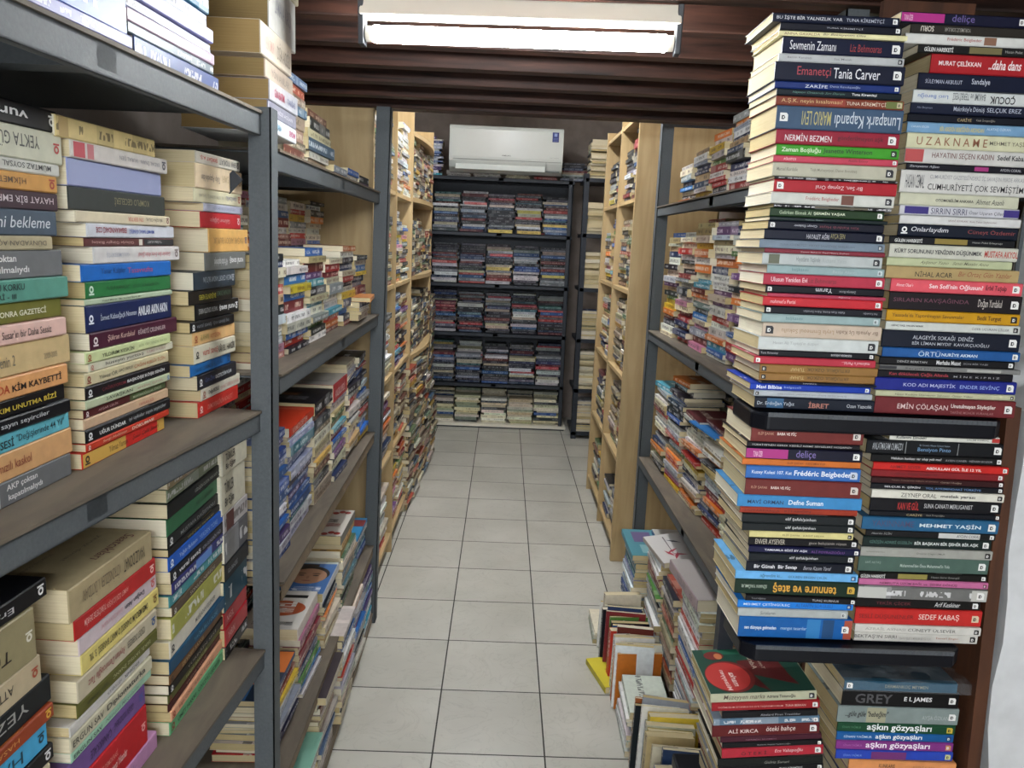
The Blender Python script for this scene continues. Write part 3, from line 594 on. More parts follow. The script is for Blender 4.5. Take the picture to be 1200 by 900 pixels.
near_stack("""
605 160 590 | cream | a7a792 | Müzeyyen marka;.12;.52;54443c;i;.2;.85 // Adriana Tosunoğlu;.53;.8;3c3434;b;.3;.75 | Rd 23252c
641 162 598 | red | 8c242a | DOĞMUŞUM İSTANBUL'DA EV'E TAŞINAMIYORUM;.06;.66;d8b4a8;;.35;.62 // TUNA BERKAN;.68;.87;d8b4a8;;.35;.62 | Rd
676 200 585 | black | 16161a | Abelard Piran Tresidder;.4;.82;9c9ca0;;.3;.6 |
702 162 590 | slate grey blue | 5c7486 | | Rd
729 155 590 | maroon | 5f2324 | ALİ KIRCA;.15;.43;e4d8d4;;.3;.7 // öteki bahçe;.5;.78;e4d4cc;i;.28;.78 | Rd
778 185 595 | dark purple | 4a2230 | NERMİN BEZMEN;.25;.55;8c6070;;.3;.6 |
802 190 595 | black | 17161a | Bunların Hepsini Türkâncıoğlu;.35;.68;9c9c9c;;.35;.65 | Rd
824 185 598 | crimson | a0303e | Ö T E K İ;.19;.44;4c1018;b;.28;.72 // Ece Vahapoğlu;.52;.8;e8c8c8;i;.35;.8 | Rd
862 165 590 | black green | 1a1e1c | Gülriz Sururi;.44;.68;8c8c84;i;.25;.6 |
893 165 590 | black | 161618 | TUNA KİREMİTÇİ;.58;.8;c8c8c8;;.3;.7 | Rd
920 150 580 | grey | 77797c | | Rd
950 158 588 | dark red | 6c2428 | | Rd
990 160 588 | cream | a7a48c | | Rd 23252c
1035 155 590 | navy | 1f2844 | | Rd
""", 800, 640, 3.458, (0, RACK_Y + .03), FX, 'R5', .50, end=1090, group='books stacked on the display rack', arts={0: art_green}, tilt=.08, D=.15)
def art_wrap(o, L, D, T):
    mb = MB(); z = T + .0003
    rectz(mb, .001, L - .001, .001, D - .001, z, '24343e')
    mb.quad([(L * .02, D * .9, z + .0002), (L * .16, D * .35, z + .0002), (L * .36, D * .35, z + .0002), (L * .2, D * .97, z + .0002)], 0, hexc('4a3228'))
    rectz(mb, L * .08, L * .17, D * .72, D * .95, z + .0004, 'c8c8cc')
    rectz(mb, L * .0, L, D * .0, D * .06, z + .0004, '2a5468')
    mb.build('cover_picture', M_INK, o)
    mb = MB(); n = 14
    def hz(x, y): return T + .003 + .003 * math.sin(x * 70 + y * 40) + .002 * math.sin(y * 110 - x * 30)
    X = [-.012 + (L + .034) * i / n for i in range(n + 1)]; Y = [-.006 + (D + .02) * i / n for i in range(n + 1)]
    for i in range(n):
        for j in range(n): mb.quad([(X[i], Y[j], hz(X[i], Y[j])), (X[i + 1], Y[j], hz(X[i + 1], Y[j])), (X[i + 1], Y[j + 1], hz(X[i + 1], Y[j + 1])), (X[i], Y[j + 1], hz(X[i], Y[j + 1]))])
        mb.quad([(X[i], Y[0], .002), (X[i + 1], Y[0], .002), (X[i + 1], Y[0], hz(X[i + 1], Y[0])), (X[i], Y[0], hz(X[i], Y[0]))])
    mb.build('plastic_wrap', M_WRAP, o, weld=True)
near_stack("""
545 660 1120 | teal blue | 2b5468 | DERMANKOÇ MEYMEN;.36;.74;8c8c7c;;.3;.7 | Ld
582 655 1130 | black | 121214 | GREY;.11;.43;4c4c4e;b;.2;.8 // E L JAMES;.53;.77;e0e0e0;b;.33;.68 | Rd
641 635 1130 | misty grey | 7c8684 | ...güle güle "bebeğim";.06;.42;2c2c2c;bi;.3;.75 // AYŞA ÖZKAN;.7;.92;a4acac;;.25;.6 | Rd | .24 .4 9c9a80
703 635 1115 | dark green | 1f4a34 | aşkın gözyaşları;.25;.8;f0f0f0;b;.1;.95 // SİNAN YAĞMUR;.04;.2;4c7c5c;;.4;.7 | Rd c8b040
740 632 1112 | deep sky blue | 1d5a8e | SİNAN YAĞMUR;.06;.3;d0dcec;;.35;.7 // aşkın gözyaşları;.33;.73;f0f0f0;b;.15;.85 | Rd 1c3c6c
772 630 1110 | purple | 7c3a7c | aşkın gözyaşları;.25;.8;f4ecf4;b;.1;.95 // SİNAN YAĞMUR;.06;.22;a464a4;;.4;.7 | Rd c88c5c
806 628 1108 | violet blue | 2f4aa0 | SİNAN YAĞMUR;.06;.22;7c9ce0;;.35;.65 | Rd c8c88c | .3 .6 6c2c6c
842 680 1115 | peach | c28a5c | KUNKARIS;.28;.43;5c3a24;b;.3;.7 // BÜLENT KURTZ;.6;.8;a46c44;;.3;.65 |
878 672 1110 | lilac grey | 7c6c80 | YÜCELER ÜLKESİ MASALIYIZ;.05;.5;3c3040;b;.3;.7 | | .52 .97 1c1c20
915 660 1110 | dark blue | 223454 | | Rd
950 655 1110 | cream | a09c84 | | Rd 23252c
990 660 1112 | black | 18181c | | Rd
1040 660 1110 | red | 8c2a2c | | Rd
""", 800, 640, 3.458, (0, RACK_Y + .02), FX, 'R6', .50, end=1090, group='books stacked on the display rack', arts={0: art_wrap}, D=.15)

# ------------------------------------------------------------------ transcribed stacks: the nearest rack on the left
def dirv(deg): return (math.sin(R(deg)), math.cos(R(deg)))
T2 = dirv(2.6)
ZB, ZC = 1.172, .69
G1 = 'books stacked on the nearest left rack'
near_stack("""
131 70 .215 | black | 17181c | vural savaş;.0;.74;e6e6e6;ub;.25;.8 | Rau e6e6e6
158 74 .22 | pale grey | b4b4a4 | YEKTA GÜNGÖR ÖZDEN;.0;.8;3c3c38;u;.3;.78 | Rau b03430
194 71 .21 | white | b6b6b0 | MÜMTAZ SOYSAL;.5;.92;2c2c2c;u;.25;.78 // SÖYLENCE;.1;.4;b04440;u;.25;.75 |
208 68 .21 | tan | b48c54 | HİKMET ÇETİN;.3;.72;5c4428;u;.25;.78 | Rau 9c3424
228 68 .21 | dark plum | 45343c | HAYAT BİR EMREN VAR;.25;.96;c8bcc0;u;.25;.72 |
249 66 .21 | slate grey | 4e5a66 | seni bekleme;.4;.95;ccd2d8;i;.3;.75 |
278 61 .20 | beige | a49c84 | DÜNYADAN AÇIKLAMA;.3;.94;5c564c;u;.25;.75 |
294 74 .22 | mid grey | 6c6e70 | AKP çoktan;.3;.6;dcdcdc;b;.55;.85 // kapatılmalıydı;.3;.7;dcdcdc;b;.15;.45 |
325 78 .22 | sea green | 5c8c80 | ANADOLU KORKU;.2;.62;1c3434;b;.52;.82 // ÖYKÜLERİ - III;.2;.55;1c3434;b;.15;.45 |
350 75 .22 | olive green | 6e6e38 | BİRİN SONRA GAZETECİ;.3;.86;dcdcc8;b;.32;.68 |
373 75 .215 | pale pink | c4a8a0 | GAZETEYE;.15;.42;c03c50;b;.3;.65 // Susar'ın bir Daha Sessiz;.45;.86;3c3434;;.3;.7 |
393 82 .22 | parchment | b4a27e | Direnmenin 2;.25;.52;6c6454;;.3;.65 // 2000-2005;.76;.88;8c8068;;.3;.5 |
428 78 .22 | salmon beige | c09468 | KAZAMDA;.2;.5;b04c30;b;.3;.68 // KİM KAYBETTİ;.52;.94;241c18;b;.3;.7 |
452 77 .21 | black | 16161a | EY HALKIM UNUTMA BİZİ;.2;.92;c8b040;b;.3;.68 |
470 80 .215 | black | 181a20 | iyi uykular sayın seyirciler;.1;.8;c4c8cc;;.28;.72 |
485 83 .22 | aqua blue | 64a4b0 | GÜNÜN SESİ;.15;.5;142028;b;.22;.78 // "Değişlerinde 44 Yıl";.52;.95;1c3038;;.25;.78 |
504 86 .22 | sand beige | bc9870 | Devrim kırmızılı kaskol;.1;.62;8c4434;;.35;.68 |
534 86 .22 | mid grey | 6a6c6e | AKP çoktan;.42;.68;dcdcdc;b;.55;.85 // kapatılmalıydı;.43;.72;dcdcdc;b;.15;.45 | | .36 .365 c8c8c8
""", 0, 0, 1, (-.558, .985), T2, 'L1a', ZB, end=561, group=G1, ref='r', x_is_len=True)
near_stack("""
164 183 .25 | worn cream | c4b486 | | | .02 .1 b89c64
187 193 .25 | white | b8b4b0 | ERDAL İNAN   VURAL ŞEN;.45;.9;7c7c84;u;.3;.7 | Rau 4c4c54 | .02 .12 b43c48,.14 .2 b86c70
204 192 .25 | shiny silver and navy | 8c92b4 | | | .0 1.0 8c94b8
231 193 .25 | dark photo-print | 3e4240 | KOMPLO GECELERİ;.42;.8;8c8464;u;.3;.7 |
254 197 .25 | cream | b8b09c | BİLGİN CELAL;.7;.9;4c443c;u;.3;.7 // S'N SERTER;.5;.67;b4584c;u;.3;.7 | Rau 6c3c3c
266 205 .25 | white | b4b6bc | ERBAKAN'NDAKİ CDE;.08;.4;8c2c3c;ub;.22;.75 // MEHMET SARAÇ GÜNEŞLİ;.43;.73;4458a4;ub;.25;.72 |
280 205 .25 | brown and black | 5c3838 | Gülayşe Güngör Bütünç;.06;.5;c0a09c;u;.3;.7 // TUĞBA KURT;.66;.84;c8c8c8;u;.3;.7 | | .56 .6 c8c4b8,.62 1.0 25282c
289 210 .25 | white | b9b7b6 | Gidenler Ben Evimi Aldın Şimdi;.46;.88;c06c74;ui;.3;.7 // GÜLÜMSEDEYİŞ;.12;.36;a4a8b4;u;.3;.7 | Rau 6c5c5c
306 200 .245 | bright blue | 2466a8 | Yanar Kalpler;.18;.44;143c74;;.3;.75 // Tasavvufta;.46;.76;b44c74;;.35;.7 |
323 202 .24 | green | 2f7044 | YUSUF KARAÇAY;.2;.46;183c24;;.35;.65 // SESSİZ GÜNEŞLER SİN;.5;.83;184028;;.35;.65 | Lad c8dccc
340 200 .24 | pale green | a0ac98 | Yusuf Meral   My Sayılan Şarkı Mir;.16;.6;3c443c;;.3;.7 | Lad 5c8c5c
346 200 .24 | deep navy | 1f2c54 | İsmet Kabaağaçlı Noonan;.14;.54;c4ccdc;;.34;.66 // ANILAR AKIN AKIN;.56;.94;e0e4ec;b;.32;.7 | Lad e0e4ec
372 205 .245 | plum | 4a2036 | Şükran Kurdakul;.16;.46;d4b4a8;i;.3;.72 // EĞRETİ ÇELENKLER;.5;.84;c8b8b8;;.3;.72 | Lad e0d8d8
391 198 .235 | pale green | b4bc94 | YILDIRIM KESKİN;.16;.52;343c28;;.28;.72 // BİR GECENİN AKIŞI;.58;.95;94a474;;.3;.7 | La 9c5c3c
401 205 .245 | cream white | b6b4a4 | hüseyin yurttaş;.16;.6;2c2c28;;.25;.75 // KAMU KASRIÇ;.64;.9;ac8c84;;.3;.7 | La ac6c5c
412 198 .235 | parchment | b4ac90 | Yılmaz ÖR;.14;.34;54544c;;.3;.7 // SAÇI BEKLE;.36;.52;545048;;.35;.65 // ÇAĞIN KIRIĞI İÇİN;.54;.95;ac6444;;.28;.72 | La 8c4434
425 198 .235 | black | 1c1a20 | ÇAĞIRIYORUM;.16;.42;7c2c34;;.3;.7 // BAŞKÖŞE KÖŞE SENİN;.44;.92;dcdcdc;b;.3;.7 | Lad e0e0e0
438 198 .235 | pale green | a4ac94 | SAVAŞKAN;.2;.5;2c342c;;.25;.75 // SEVİNÇ ÖZYEL;.56;.9;a46c6c;;.3;.7 | Ra 3c6ca8
447 198 .235 | dark red and green | 522426 | AFŞAR ÇELİK;.14;.36;c4a0a0;;.3;.7 // MANYAKOĞULLAR SİRKESİ;.54;.92;b0b89c;;.3;.7 | Lad e4d8d8 | .5 .98 41542e
456 198 .235 | beige | b49c84 | YAPILAN BİR;.6;.8;b46454;;.3;.7 |
467 198 .235 | black | 191b20 | UĞUR DÜNDAR;.13;.42;e4e4e4;b;.3;.72 // iyi uykular sayın seyirciler;.46;.94;b0b4b8;;.3;.7 | Lad e0e0e0
480 198 .235 | vermilion | b0402c | Sevgi Akdüman;.16;.44;e0b498;i;.3;.7 // DOKUMASI;.5;.78;ecd4c4;b;.3;.72 | La ecd8cc
489 196 .235 | mixed red and yellow | b8322c | Şakir Çelik Sineri;.56;.92;5c1c18;i;.3;.7 // Yılmaz Yaman;.28;.5;5c4420;;.3;.7 | La 1c1a18 | .0 .48 cca24c,.9 1.0 cca24c
""", 0, 0, 1, (-.555, .995), T2, 'L1b', ZB, end=505, group=G1, ref='r', x_is_len=True)
near_stack("""
189 280 .185 | white | bab6ac | ŞERİAT A.Ş.;.08;.46;b4443c;ub;.28;.75 // ERK TOKAT;.5;.9;4c4c4c;u;.28;.75 | Rau 3c3c3c
203 284 .205 | pinkish cream | c4b49c | Talip Apaydın'dan;.1;.5;7c706c;ui;.3;.66 // BİR SAFI;.54;.84;b8a47c;u;.3;.7 | Rau ac8c64
229 284 .205 | cream | b9b59e | VE BİR GÜNEŞ SALAR;.08;.6;a4a090;u;.3;.7 // SUAVİ DAĞLI;.64;.88;50588c;u;.3;.7 | Rau a44c44
244 285 .175 | lilac grey | a4a6b4 | DERYALARDA BENİM İÇİN;.2;.8;8488a0;u;.3;.7 | Rau 6c5c7c
253 284 .18 | red | a8343c | Gülümser Çağlayan;.2;.7;dca0a0;u;.3;.7 | Rau ecd0d0
271 291 .185 | golden cream | c4a068 | YAŞAR AKSOY BÜYÜK;.1;.86;a07c50;u;.3;.7 | Rau 54506c
297 287 .18 | mid grey | 6c6e6c | vural savaş;.58;.94;e0e0e0;ub;.3;.75 // AKP çoktan kapatılmalıydı;.2;.52;c8c8c8;u;.25;.75 | 
318 276 .18 | dark slate | 333e48 | MELİH CEVDET ANDAY BÜTÜN;.2;.9;a0a8b0;u;.3;.7 | Rau a4a8b0
338 273 .18 | brown black | 24211e | BAŞKENTE NEFES;.2;.58;b8b03c;u;.28;.75 // KAYNAR DEMİR;.6;.95;4c6450;u;.28;.75 |
352 281 .19 | black | 17181c | vural savaş;.52;.9;e0e0e0;ub;.28;.75 // YARGITAY DEVLETİN NERESİ;.06;.48;b8b8b8;u;.3;.7 | Rau e0e0e0
371 273 .18 | black | 1b1c20 | vural savaş;.12;.44;8c9098;;.28;.75 // işte savaş bu;.48;.86;7c8088;;.28;.75 | Lad e0e0e0
382 276 .18 | sand beige | c0a074 | BURHAN;.16;.34;8c8c54;;.28;.72 // ATTİSON;.38;.62;b45430;;.28;.72 | La a4542c
397 275 .175 | cream | bcb8a8 | vural savaş;.18;.54;b43c3c;;.25;.75 // KÂR BU, HANGİR?;.56;.98;241c1c;b;.2;.8 | Lad 1c1c1c
417 273 .175 | blue | 24669c | YANKI CANIMIZIN KUYRUĞU;.1;.8;143c64;;.28;.72 | Ra 143c64
428 278 .175 | dark navy | 22242e | Cem Ziyat;.16;.4;44588c;i;.3;.7 // GAZETECİYİM PAŞAM;.42;.85;c8ccd0;b;.3;.7 | Lad e0e0e0
442 283 .18 | white | b6b2a6 | Doğa BEZELE;.16;.42;343430;b;.28;.72 // GAYRET ÜZERİNE KAVGA;.46;.96;c48c84;;.3;.7 | La 9c5c4c
456 281 .18 | red | b43830 | DEMOKRASİNİN ADALETİ;.2;.85;dc9084;i;.3;.7 | Lad ecd4cc
""", 0, 0, 1, (-.523, 1.275), T2, 'L1c', ZB, end=473, group=G1, ref='r', x_is_len=True)
def art_beige(o, L, D, T):
    z = T + .0006; pl = lambda a, b: Vector((a, b, z))
    for w, x0, x1, y0, y1, c, f in (('Saatcıkları', .45, .92, .1, .22, '5c2424', 'ui'), ('yavuz donat', .4, .86, .42, .49, '6c6454', 'u'), ('TÜRKİYE GÜNLÜĞÜ', .1, .5, .62, .67, '6c6454', 'u')):
        mb = MB(); put_text(mb, w, L * x0, L * x1, D * y0, D * y1, hexc(c), f, plane=pl); mb.build('cover_title', M_INK, o)
near_stack("""
622 176 .205 | beige | 9e9276 | YAVUZ DONAT;.62;.9;241c14;u;.3;.7 // VİTRİNSİZLER 1. İKTİDARI;.14;.58;6c5c48;u;.25;.7 |
653 181 .205 | red | a42c2c | AHMET ÖZKÜÇÜKŞEN;.35;.62;dc9c94;u;.3;.7 // TÜRKİYE'DE DEVRİM;.1;.34;e0b8b0;u;.3;.7 | Rau f0c8c0
671 185 .205 | pinkish white | b8acb0 | Doğan Akın;.55;.82;343038;ub;.3;.7 // GÜVERCİNİN KALBİNE;.25;.52;c89098;u;.35;.7 | Rau c85c5c
688 187 .205 | pale yellow | c4b878 | DARBESİ O MART BARBESİ  5. YIL;.08;.6;5c5430;ub;.25;.72 // ÖMER MERDÜM;.62;.84;342c1c;ub;.28;.7 | Rau 7c5c24
713 183 .205 | cream | b0a894 | Reyhan Demircioğlu Tarz;.1;.55;8c2c3c;ui;.28;.75 // CEVDET ÖKERKESER;.58;.82;34302c;u;.3;.7 | Rau 2c548c
736 183 .205 | olive | 5e5e2e | ŞEKİL SAYISIZ İNANÇ;.4;.9;b4b48c;u;.3;.7 // Yaşın Gelmesin;.1;.35;343418;u;.3;.7 |
757 177 .205 | white | b4b2ae | HİSTANBUL'A;.42;.6;5c5c60;u;.3;.7 // ESKİŞEHİR;.64;.84;34343c;ub;.25;.72 |
768 177 .205 | cream | b4b09c | ERGUN SAV;.02;.36;2c2824;;.28;.72 // Diplomaturka;.4;.9;3c3834;b;.22;.75 |
783 178 .205 | mint green | 94b4a0 | ERGUN SAV;.02;.34;2c3c34;;.28;.7 // Nataşalı Meşelanlar;.38;.84;6c8478;i;.25;.72 |
801 171 .205 | purple | 6e5488 | ÇANAKKALE;.3;.55;2c1c44;u;.28;.72 // GELEN YILDIZ BENİ;.58;.84;34244c;ui;.3;.7 | Rau 44549c
825 172 .205 | bright red | ac2830 | Cumhuriyeti Yıkanlar;.4;.72;ecd0cc;i;.25;.5 // DERSİMİZ DEMOKRASİ;.3;.6;dc8c84;;.58;.75 | Rau e8b4b4
856 184 .205 | lilac pink | b088a8 | Yalnızlık;.3;.7;9470a0;i;.3;.7 |
""", 0, 0, 1, (-.517, 1.104), T2, 'L2b', ZC, end=877, group=G1, ref='r', x_is_len=True, arts={0: art_beige})
near_stack("""
676 57 .21 | black | 15151a | Ergün;.45;.72;c0c0c4;u;.3;.7 | Rau e0e0e0
711 40 .2 | sepia photo-print | 8c8468 | Turgut;.4;.8;241c18;ui;.3;.6 | Rau e0dccc
766 49 .205 | cream | aca088 | ATTİLA İLHAN;.3;.76;34302c;u;.3;.7 | Rau a84c34
789 62 .21 | black leather-look | 1b2024 | YEZİDİ;.25;.8;9c9c98;u;.22;.75 |
822 62 .21 | rust brown | 8c4428 | HASAN GÜRELİ;.2;.7;d0904c;u;.3;.7 | Rau dcb044
844 58 .205 | light blue | 4c9cc0 | HASAN;.3;.78;1c4454;u;.25;.72 | Rau 143444
869 64 .21 | black and white | 1a1a1c | GÜNEY;.45;.7;d0d0d0;u;.3;.7 | Rau e0e0e0 | .0 .5 b8b8b4
893 60 .21 | cream | b0a890 | | 
""", 0, 0, 1, (-.53, .893), T2, 'L2a', None, end=925, group=G1, ref='r', x_is_len=True)
near_stack("""
516 262 .235 | grey beige | 94866c | | 
528 262 .235 | grey green | 7c8470 | | 
542 261 .235 | black | 1c1f20 | GİDİŞİN OLSUN YAN KAPI;.45;.9;a4a8a0;;.3;.7 | Rad e0e0e0
557 261 .235 | green | 37684a | TABİİ GÖÇ MEKTUPLARI;.5;.85;24442c;;.3;.7 |
574 262 .235 | black | 1b1e20 | MUSTAFA DAĞISTANLI;.2;.85;8c9090;;.3;.7 | Lad e0e0e0
587 262 .235 | black | 18181c | YENİ ÖYKÜ YALANLARI;.3;.8;a89c64;;.3;.7 |
594 263 .24 | blue | 235ba8 | Yağdır Bulutum;.16;.46;bccce8;;.3;.7 // YERDEN TÖRE;.5;.84;8cacdc;;.3;.7 | Lad e8ecf4
609 263 .235 | black | 1a1c26 | vural savaş;.12;.5;dcdce0;b;.25;.75 // SON GÜNLERİN YAZI;.54;.9;a4a4b4;;.3;.7 | Lad e0e0e0
621 264 .235 | violet blue | 34366c | | | .4 .7 5c84c4
634 263 .235 | sea teal | 4a8488 | | 
646 263 .23 | brown | 574a3c | SONUN NEREDE;.3;.8;b4ac9c;;.3;.7 | La d4d0c4
656 263 .235 | olive yellow | 949450 | | 
679 262 .235 | cream white | bcb8ac | MUĞLADAN GELENLER;.45;.85;54504c;;.3;.68 | Lad 1c1a18
698 261 .235 | dark teal | 1c4a64 | YAĞMURLU OLDU;.4;.85;5c94ac;;.3;.7 |
712 261 .235 | brown | 684a2c | ZEYNEP SAYGI;.2;.6;bc9c6c;;.3;.7 | La 2c1c14
722 261 .235 | black | 1c1a18 | YÜREĞİN SESİ;.3;.85;a49c8c;;.3;.7 | Lad e0e0e0
732 261 .235 | olive green | 5c5e34 | HADİ BAKALIM;.3;.7;b4b07c;;.3;.7 | La 8c3c2c
741 261 .235 | dark maroon | 4a2224 | YAŞAM YAVUZ;.3;.7;b48c7c;;.3;.7 |
748 262 .235 | peach | c89c80 | Bilgin GÖRE;.12;.36;7c3424;;.3;.7 // SEVİNÇ;.4;.8;8c5c44;;.3;.7 | La a43c2c
759 262 .235 | light green | 6ea47c | ÜMİT HAKKI;.12;.44;14442c;b;.3;.7 // CİVCİVLİ GECELER;.48;.92;1c5434;b;.3;.7 | La 8c3c2c
""", 0, 0, 1, (-.506, 1.139), (0, 1), 'L2c', ZC, end=773, group=G1, ref='r', x_is_len=True)
near_stack("""
506 263 .13 | blurred red and white | b09c9c | | | .2 .6 8c2c34
525 261 .13 | white | b8b4a4 | TÜRKLER;.12;.5;201c18;b;.5;.85 // Bir Eğim;.12;.5;201c18;b;.12;.42 |
552 261 .13 | white | b8b4a4 | TÜRKLER;.12;.5;201c18;b;.5;.85 // Bir Eğim;.12;.5;201c18;b;.12;.42 |
590 264 .13 | white and brown | a8a4a4 | | | .1 .4 5c2c2c
610 264 .13 | grey | 5c5c60 | | 
640 264 .13 | black | 191e28 | GÜL BAHÇESİ;.1;.5;b0b4bc;;.3;.7 |
658 264 .13 | dark teal | 1a4858 | | 
690 264 .13 | red | 9c2430 | NASIL;.1;.4;dca4a4;i;.3;.7 |
706 264 .13 | red | a42834 | YARIN;.1;.4;dca4a4;i;.3;.7 |
724 264 .13 | black | 1c1c20 | | 
""", 0, 0, 1, (-.50, 1.392), (0, 1), 'L2d', ZC, end=737, group=G1, ref='l', x_is_len=True)
# on top of the nearest left rack
ZA = 1.705
near_stack("""
-75 248 .26 | shiny blue | 5064a8 | |
-38 248 .25 | pale blue | 8894b8 | |
-14 246 .25 | teal | 2c6c84 | |
8 246 .25 | pale grey blue | 9098b4 | |
24 248 .25 | lilac | 8888b0 | |
40 250 .25 | white | a4a8bc | |
50 250 .25 | pinkish grey | a08c9c | | 
62 250 .25 | grey photo-print | 68747c | | 
76 257 .26 | shiny silver blue | 4c5c8c | |
""", 0, 0, 1, (-.47, 1.0), T2, 'LTa', ZA, end=95, group='books piled on top of the left racks', ref='r', x_is_len=True)
near_stack("""
-75 148 .25 | royal blue | 2c4a9c | |
-40 148 .25 | glossy blue | 4c6cb4 | |
-10 150 .25 | blue photo-print | 5c74b4 | |
33 152 .25 | lilac | 8080ac | |
""", 0, 0, 1, (-.465, .75), T2, 'LTb', ZA, end=48, group='books piled on top of the left racks', ref='r', x_is_len=True)
OLDP = [hexc('a08a5e'), hexc('a88e60'), hexc('988258')]
near_stack("""
-75 318 .2 | cream | b4ac98 | | 
-35 316 .2 | white | b0b0ac | ZAMANA KARŞI;.2;.8;8c8c94;;.3;.7 | 
20 306 .2 | ivory | b8b0a4 | BİR ÖMÜR;.15;.4;c49c94;;.25;.75 // DOĞAN AVCIOĞLU;.5;.95;6c6454;;.2;.8 | 
65 313 .2 | pinkish ivory | b0a498 | YÖN ANILARI;.2;.85;8c847c;;.25;.75 | 
89 316 .2 | white | acacb0 | GÜN BATIMI;.15;.5;b44c64;b;.25;.75 // TARİHİ;.6;.9;54588c;;.3;.7 | 
113 316 .2 | silver grey | 8c8c98 | DENİZE AÇILAN;.2;.85;d8d8dc;;.3;.7 | 
131 317 .2 | white | c8ccd4 | MERHABA;.1;.4;4c94b4;;.3;.7 // SEVDAM;.7;.95;c83c7c;b;.3;.7 | 
""", 0, 0, 1, (-.43, 1.38), dirv(-1), 'LTc', 1.678, end=150, group='books piled on top of the left racks', ref='l', x_is_len=True, D=.16, page=OLDP)

# ------------------------------------------------------------------ remaining shelves
P1 = (-.445, 1.42); P2 = (-.475, 2.85)
U2 = [1.655, 1.222, .78, .33, .05]
def W(*a): return a
ran = random.uniform
# left rack between the two posts
row((-.465, 1.62), (-.475, 2.2), U2[0], .2, 'top of the second left rack', 'old', fill=(.75, 1), tr=(.012, .03), group='books on the second left rack')
row((-.475, 2.2), (-.48, 2.8), U2[0], .07, 'top of the second left rack', 'mixed', fill=(.5, 1), group='books on the second left rack')
row((-.480, 1.56), (-.485, 2.80), U2[1], .25, 'upper shelf of second left rack', 'mixed', rows=2, fill=(.86, 1), back=.15, hb=1.55, tr=(.01, .03), group='books on the second left rack', jd=.02)
row((-.468, 2.42), (-.478, 2.82), U2[2], .34, 'middle shelf of second left rack', 'mixed', fill=(.8, 1), tr=(.008, .026), group='books on the second left rack', jd=.02, yaw=4)
row((-.468, 1.545), (-.468, 1.735), U2[2], .3, 'near end, middle shelf of second left rack', 'blue', fill=(.8, 1), tr=(.008, .026), group='books on the second left rack', jd=.02)
row((-.68, 1.56), (-.68, 2.80), U2[2], .36, 'rear', 'mixed', fill=(.8, 1), weight=.1)
row((-.68, 1.56), (-.68, 2.80), U2[3], .30, 'rear', 'mixed', fill=(.7, 1), weight=.1)
# behind the transcribed stacks on the near rack
row((-.70, .5), (-.70, 1.3), ZB, .34, 'rear', 'old', fill=(.6, .9), weight=.05)
row((-.72, .5), (-.72, 1.3), ZC, .3, 'rear', 'old', fill=(.6, .9), weight=.05)
row((-.56, .9), (-.56, 1.35), .20, .16, 'bottom shelf of nearest left rack', 'dark', fill=(.7, 1), weight=.4)
# right rack
RG = 'books on the right rack'
row((.66, 3.1), (.66, 1.6), 1.662, lambda f: .16 + .17 * f, 'top shelf of the right rack', 'mixed', rows=1, group=RG, yaw=3, jd=.02)
row((.84, 3.1), (.84, 1.6), 1.662, .27, 'top shelf of the right rack', 'blue', rows=1, group=RG, weight=.2)
row((.625, 3.1), (.66, 1.62), 1.172, .43, 'upper shelf of the right rack', 'mixed', rows=2, fill=(.9, 1.0), back=.16, hb=1.05, group=RG, yaw=3, jd=.025, tr=(.01, .03))
row((.62, 3.1), (.70, 1.55), .64, .40, 'middle shelf of the right rack', 'mixed', rows=2, fill=(.8, 1), back=.16, hb=1, group=RG, yaw=4, jd=.03, tr=(.007, .022))
row((.83, 3.1), (.83, 1.5), .119, .36, 'rear', 'white', fill=(.7, 1), weight=.1, group=RG, yaw=6, jd=.04, tr=(.007, .022))
# wooden bookcases on the left
WS = [.08, .49, .865, 1.27, 1.68]
for ya, yb, nm in ((2.98, 3.54, 'first'), (3.60, 4.14, 'second')):
    for i, z in enumerate(WS):
        row((-.498, ya), (-.498, yb), z + .02, .37, nm + ' left wooden bookcase', random.choice(('mixed', 'white', 'old')), rows=1, fill=(.7, 1), group='books in the left wooden bookcases', tr=(.009, .024), jd=.02)
for z in [.08, .45, .83, 1.27, 1.69]:
    row((-.50, 4.24), (-.50, 5.44), z + .02, .34, 'bowed left bookcase', 'old', rows=1, fill=(.8, 1), group='books in the bowed bookcase', jd=.02)
row((-.47, 4.12), (-.43, 5.45), 0, lambda f: .62 + .22 * math.sin(3 * f + 1), 'floor beside the left bookcases', 'old', group='books stacked on the floor at left', jd=.03, yaw=4)
row((-.52, 5.5), (-.52, 6.1), 0, lambda f: 1.1, 'floor by the back bookcase', 'old', group='books stacked on the floor at left')
# wooden bookcase on the right
WR = [.08, .485, .88, 1.285, 1.70]
for ya, yb in ((3.59, 4.09), (4.13, 4.66)):
    for i, z in enumerate(WR):
        row((.588, yb), (.588, ya), z + .02, .36 if i else .27, 'right wooden bookcase', random.choice(('mixed', 'old', 'dark')), rows=1, fill=(.65, 1), group='books in the right wooden bookcase', jd=.02)
# back bookcase
BS = [.035, .365, .775, 1.165, 1.565, 1.985]
for i, z in enumerate(BS[:5]):
    pal = 'cream' if i == 0 else 'dark'
    row((-.58, 6.225), (.50, 6.225), z, .25 if i else .22, 'back bookcase', pal, rows=2, fill=(.85, 1), back=.16, hb=1.28 if i else 1.15, group='books in the back bookcase', tr=(.011, .03))
row((-.75, 6.225), (-.5, 6.225), BS[5], .33, 'back bookcase', 'blue', group='books in the back bookcase')
row((.40, 6.225), (.62, 6.225), BS[5], .2, 'back bookcase', 'dark', group='books in the back bookcase')
row((-.5, 6.24), (.4, 6.24), BS[5], .045, 'back bookcase', 'white', fill=(.7, 1), group='books in the back bookcase')
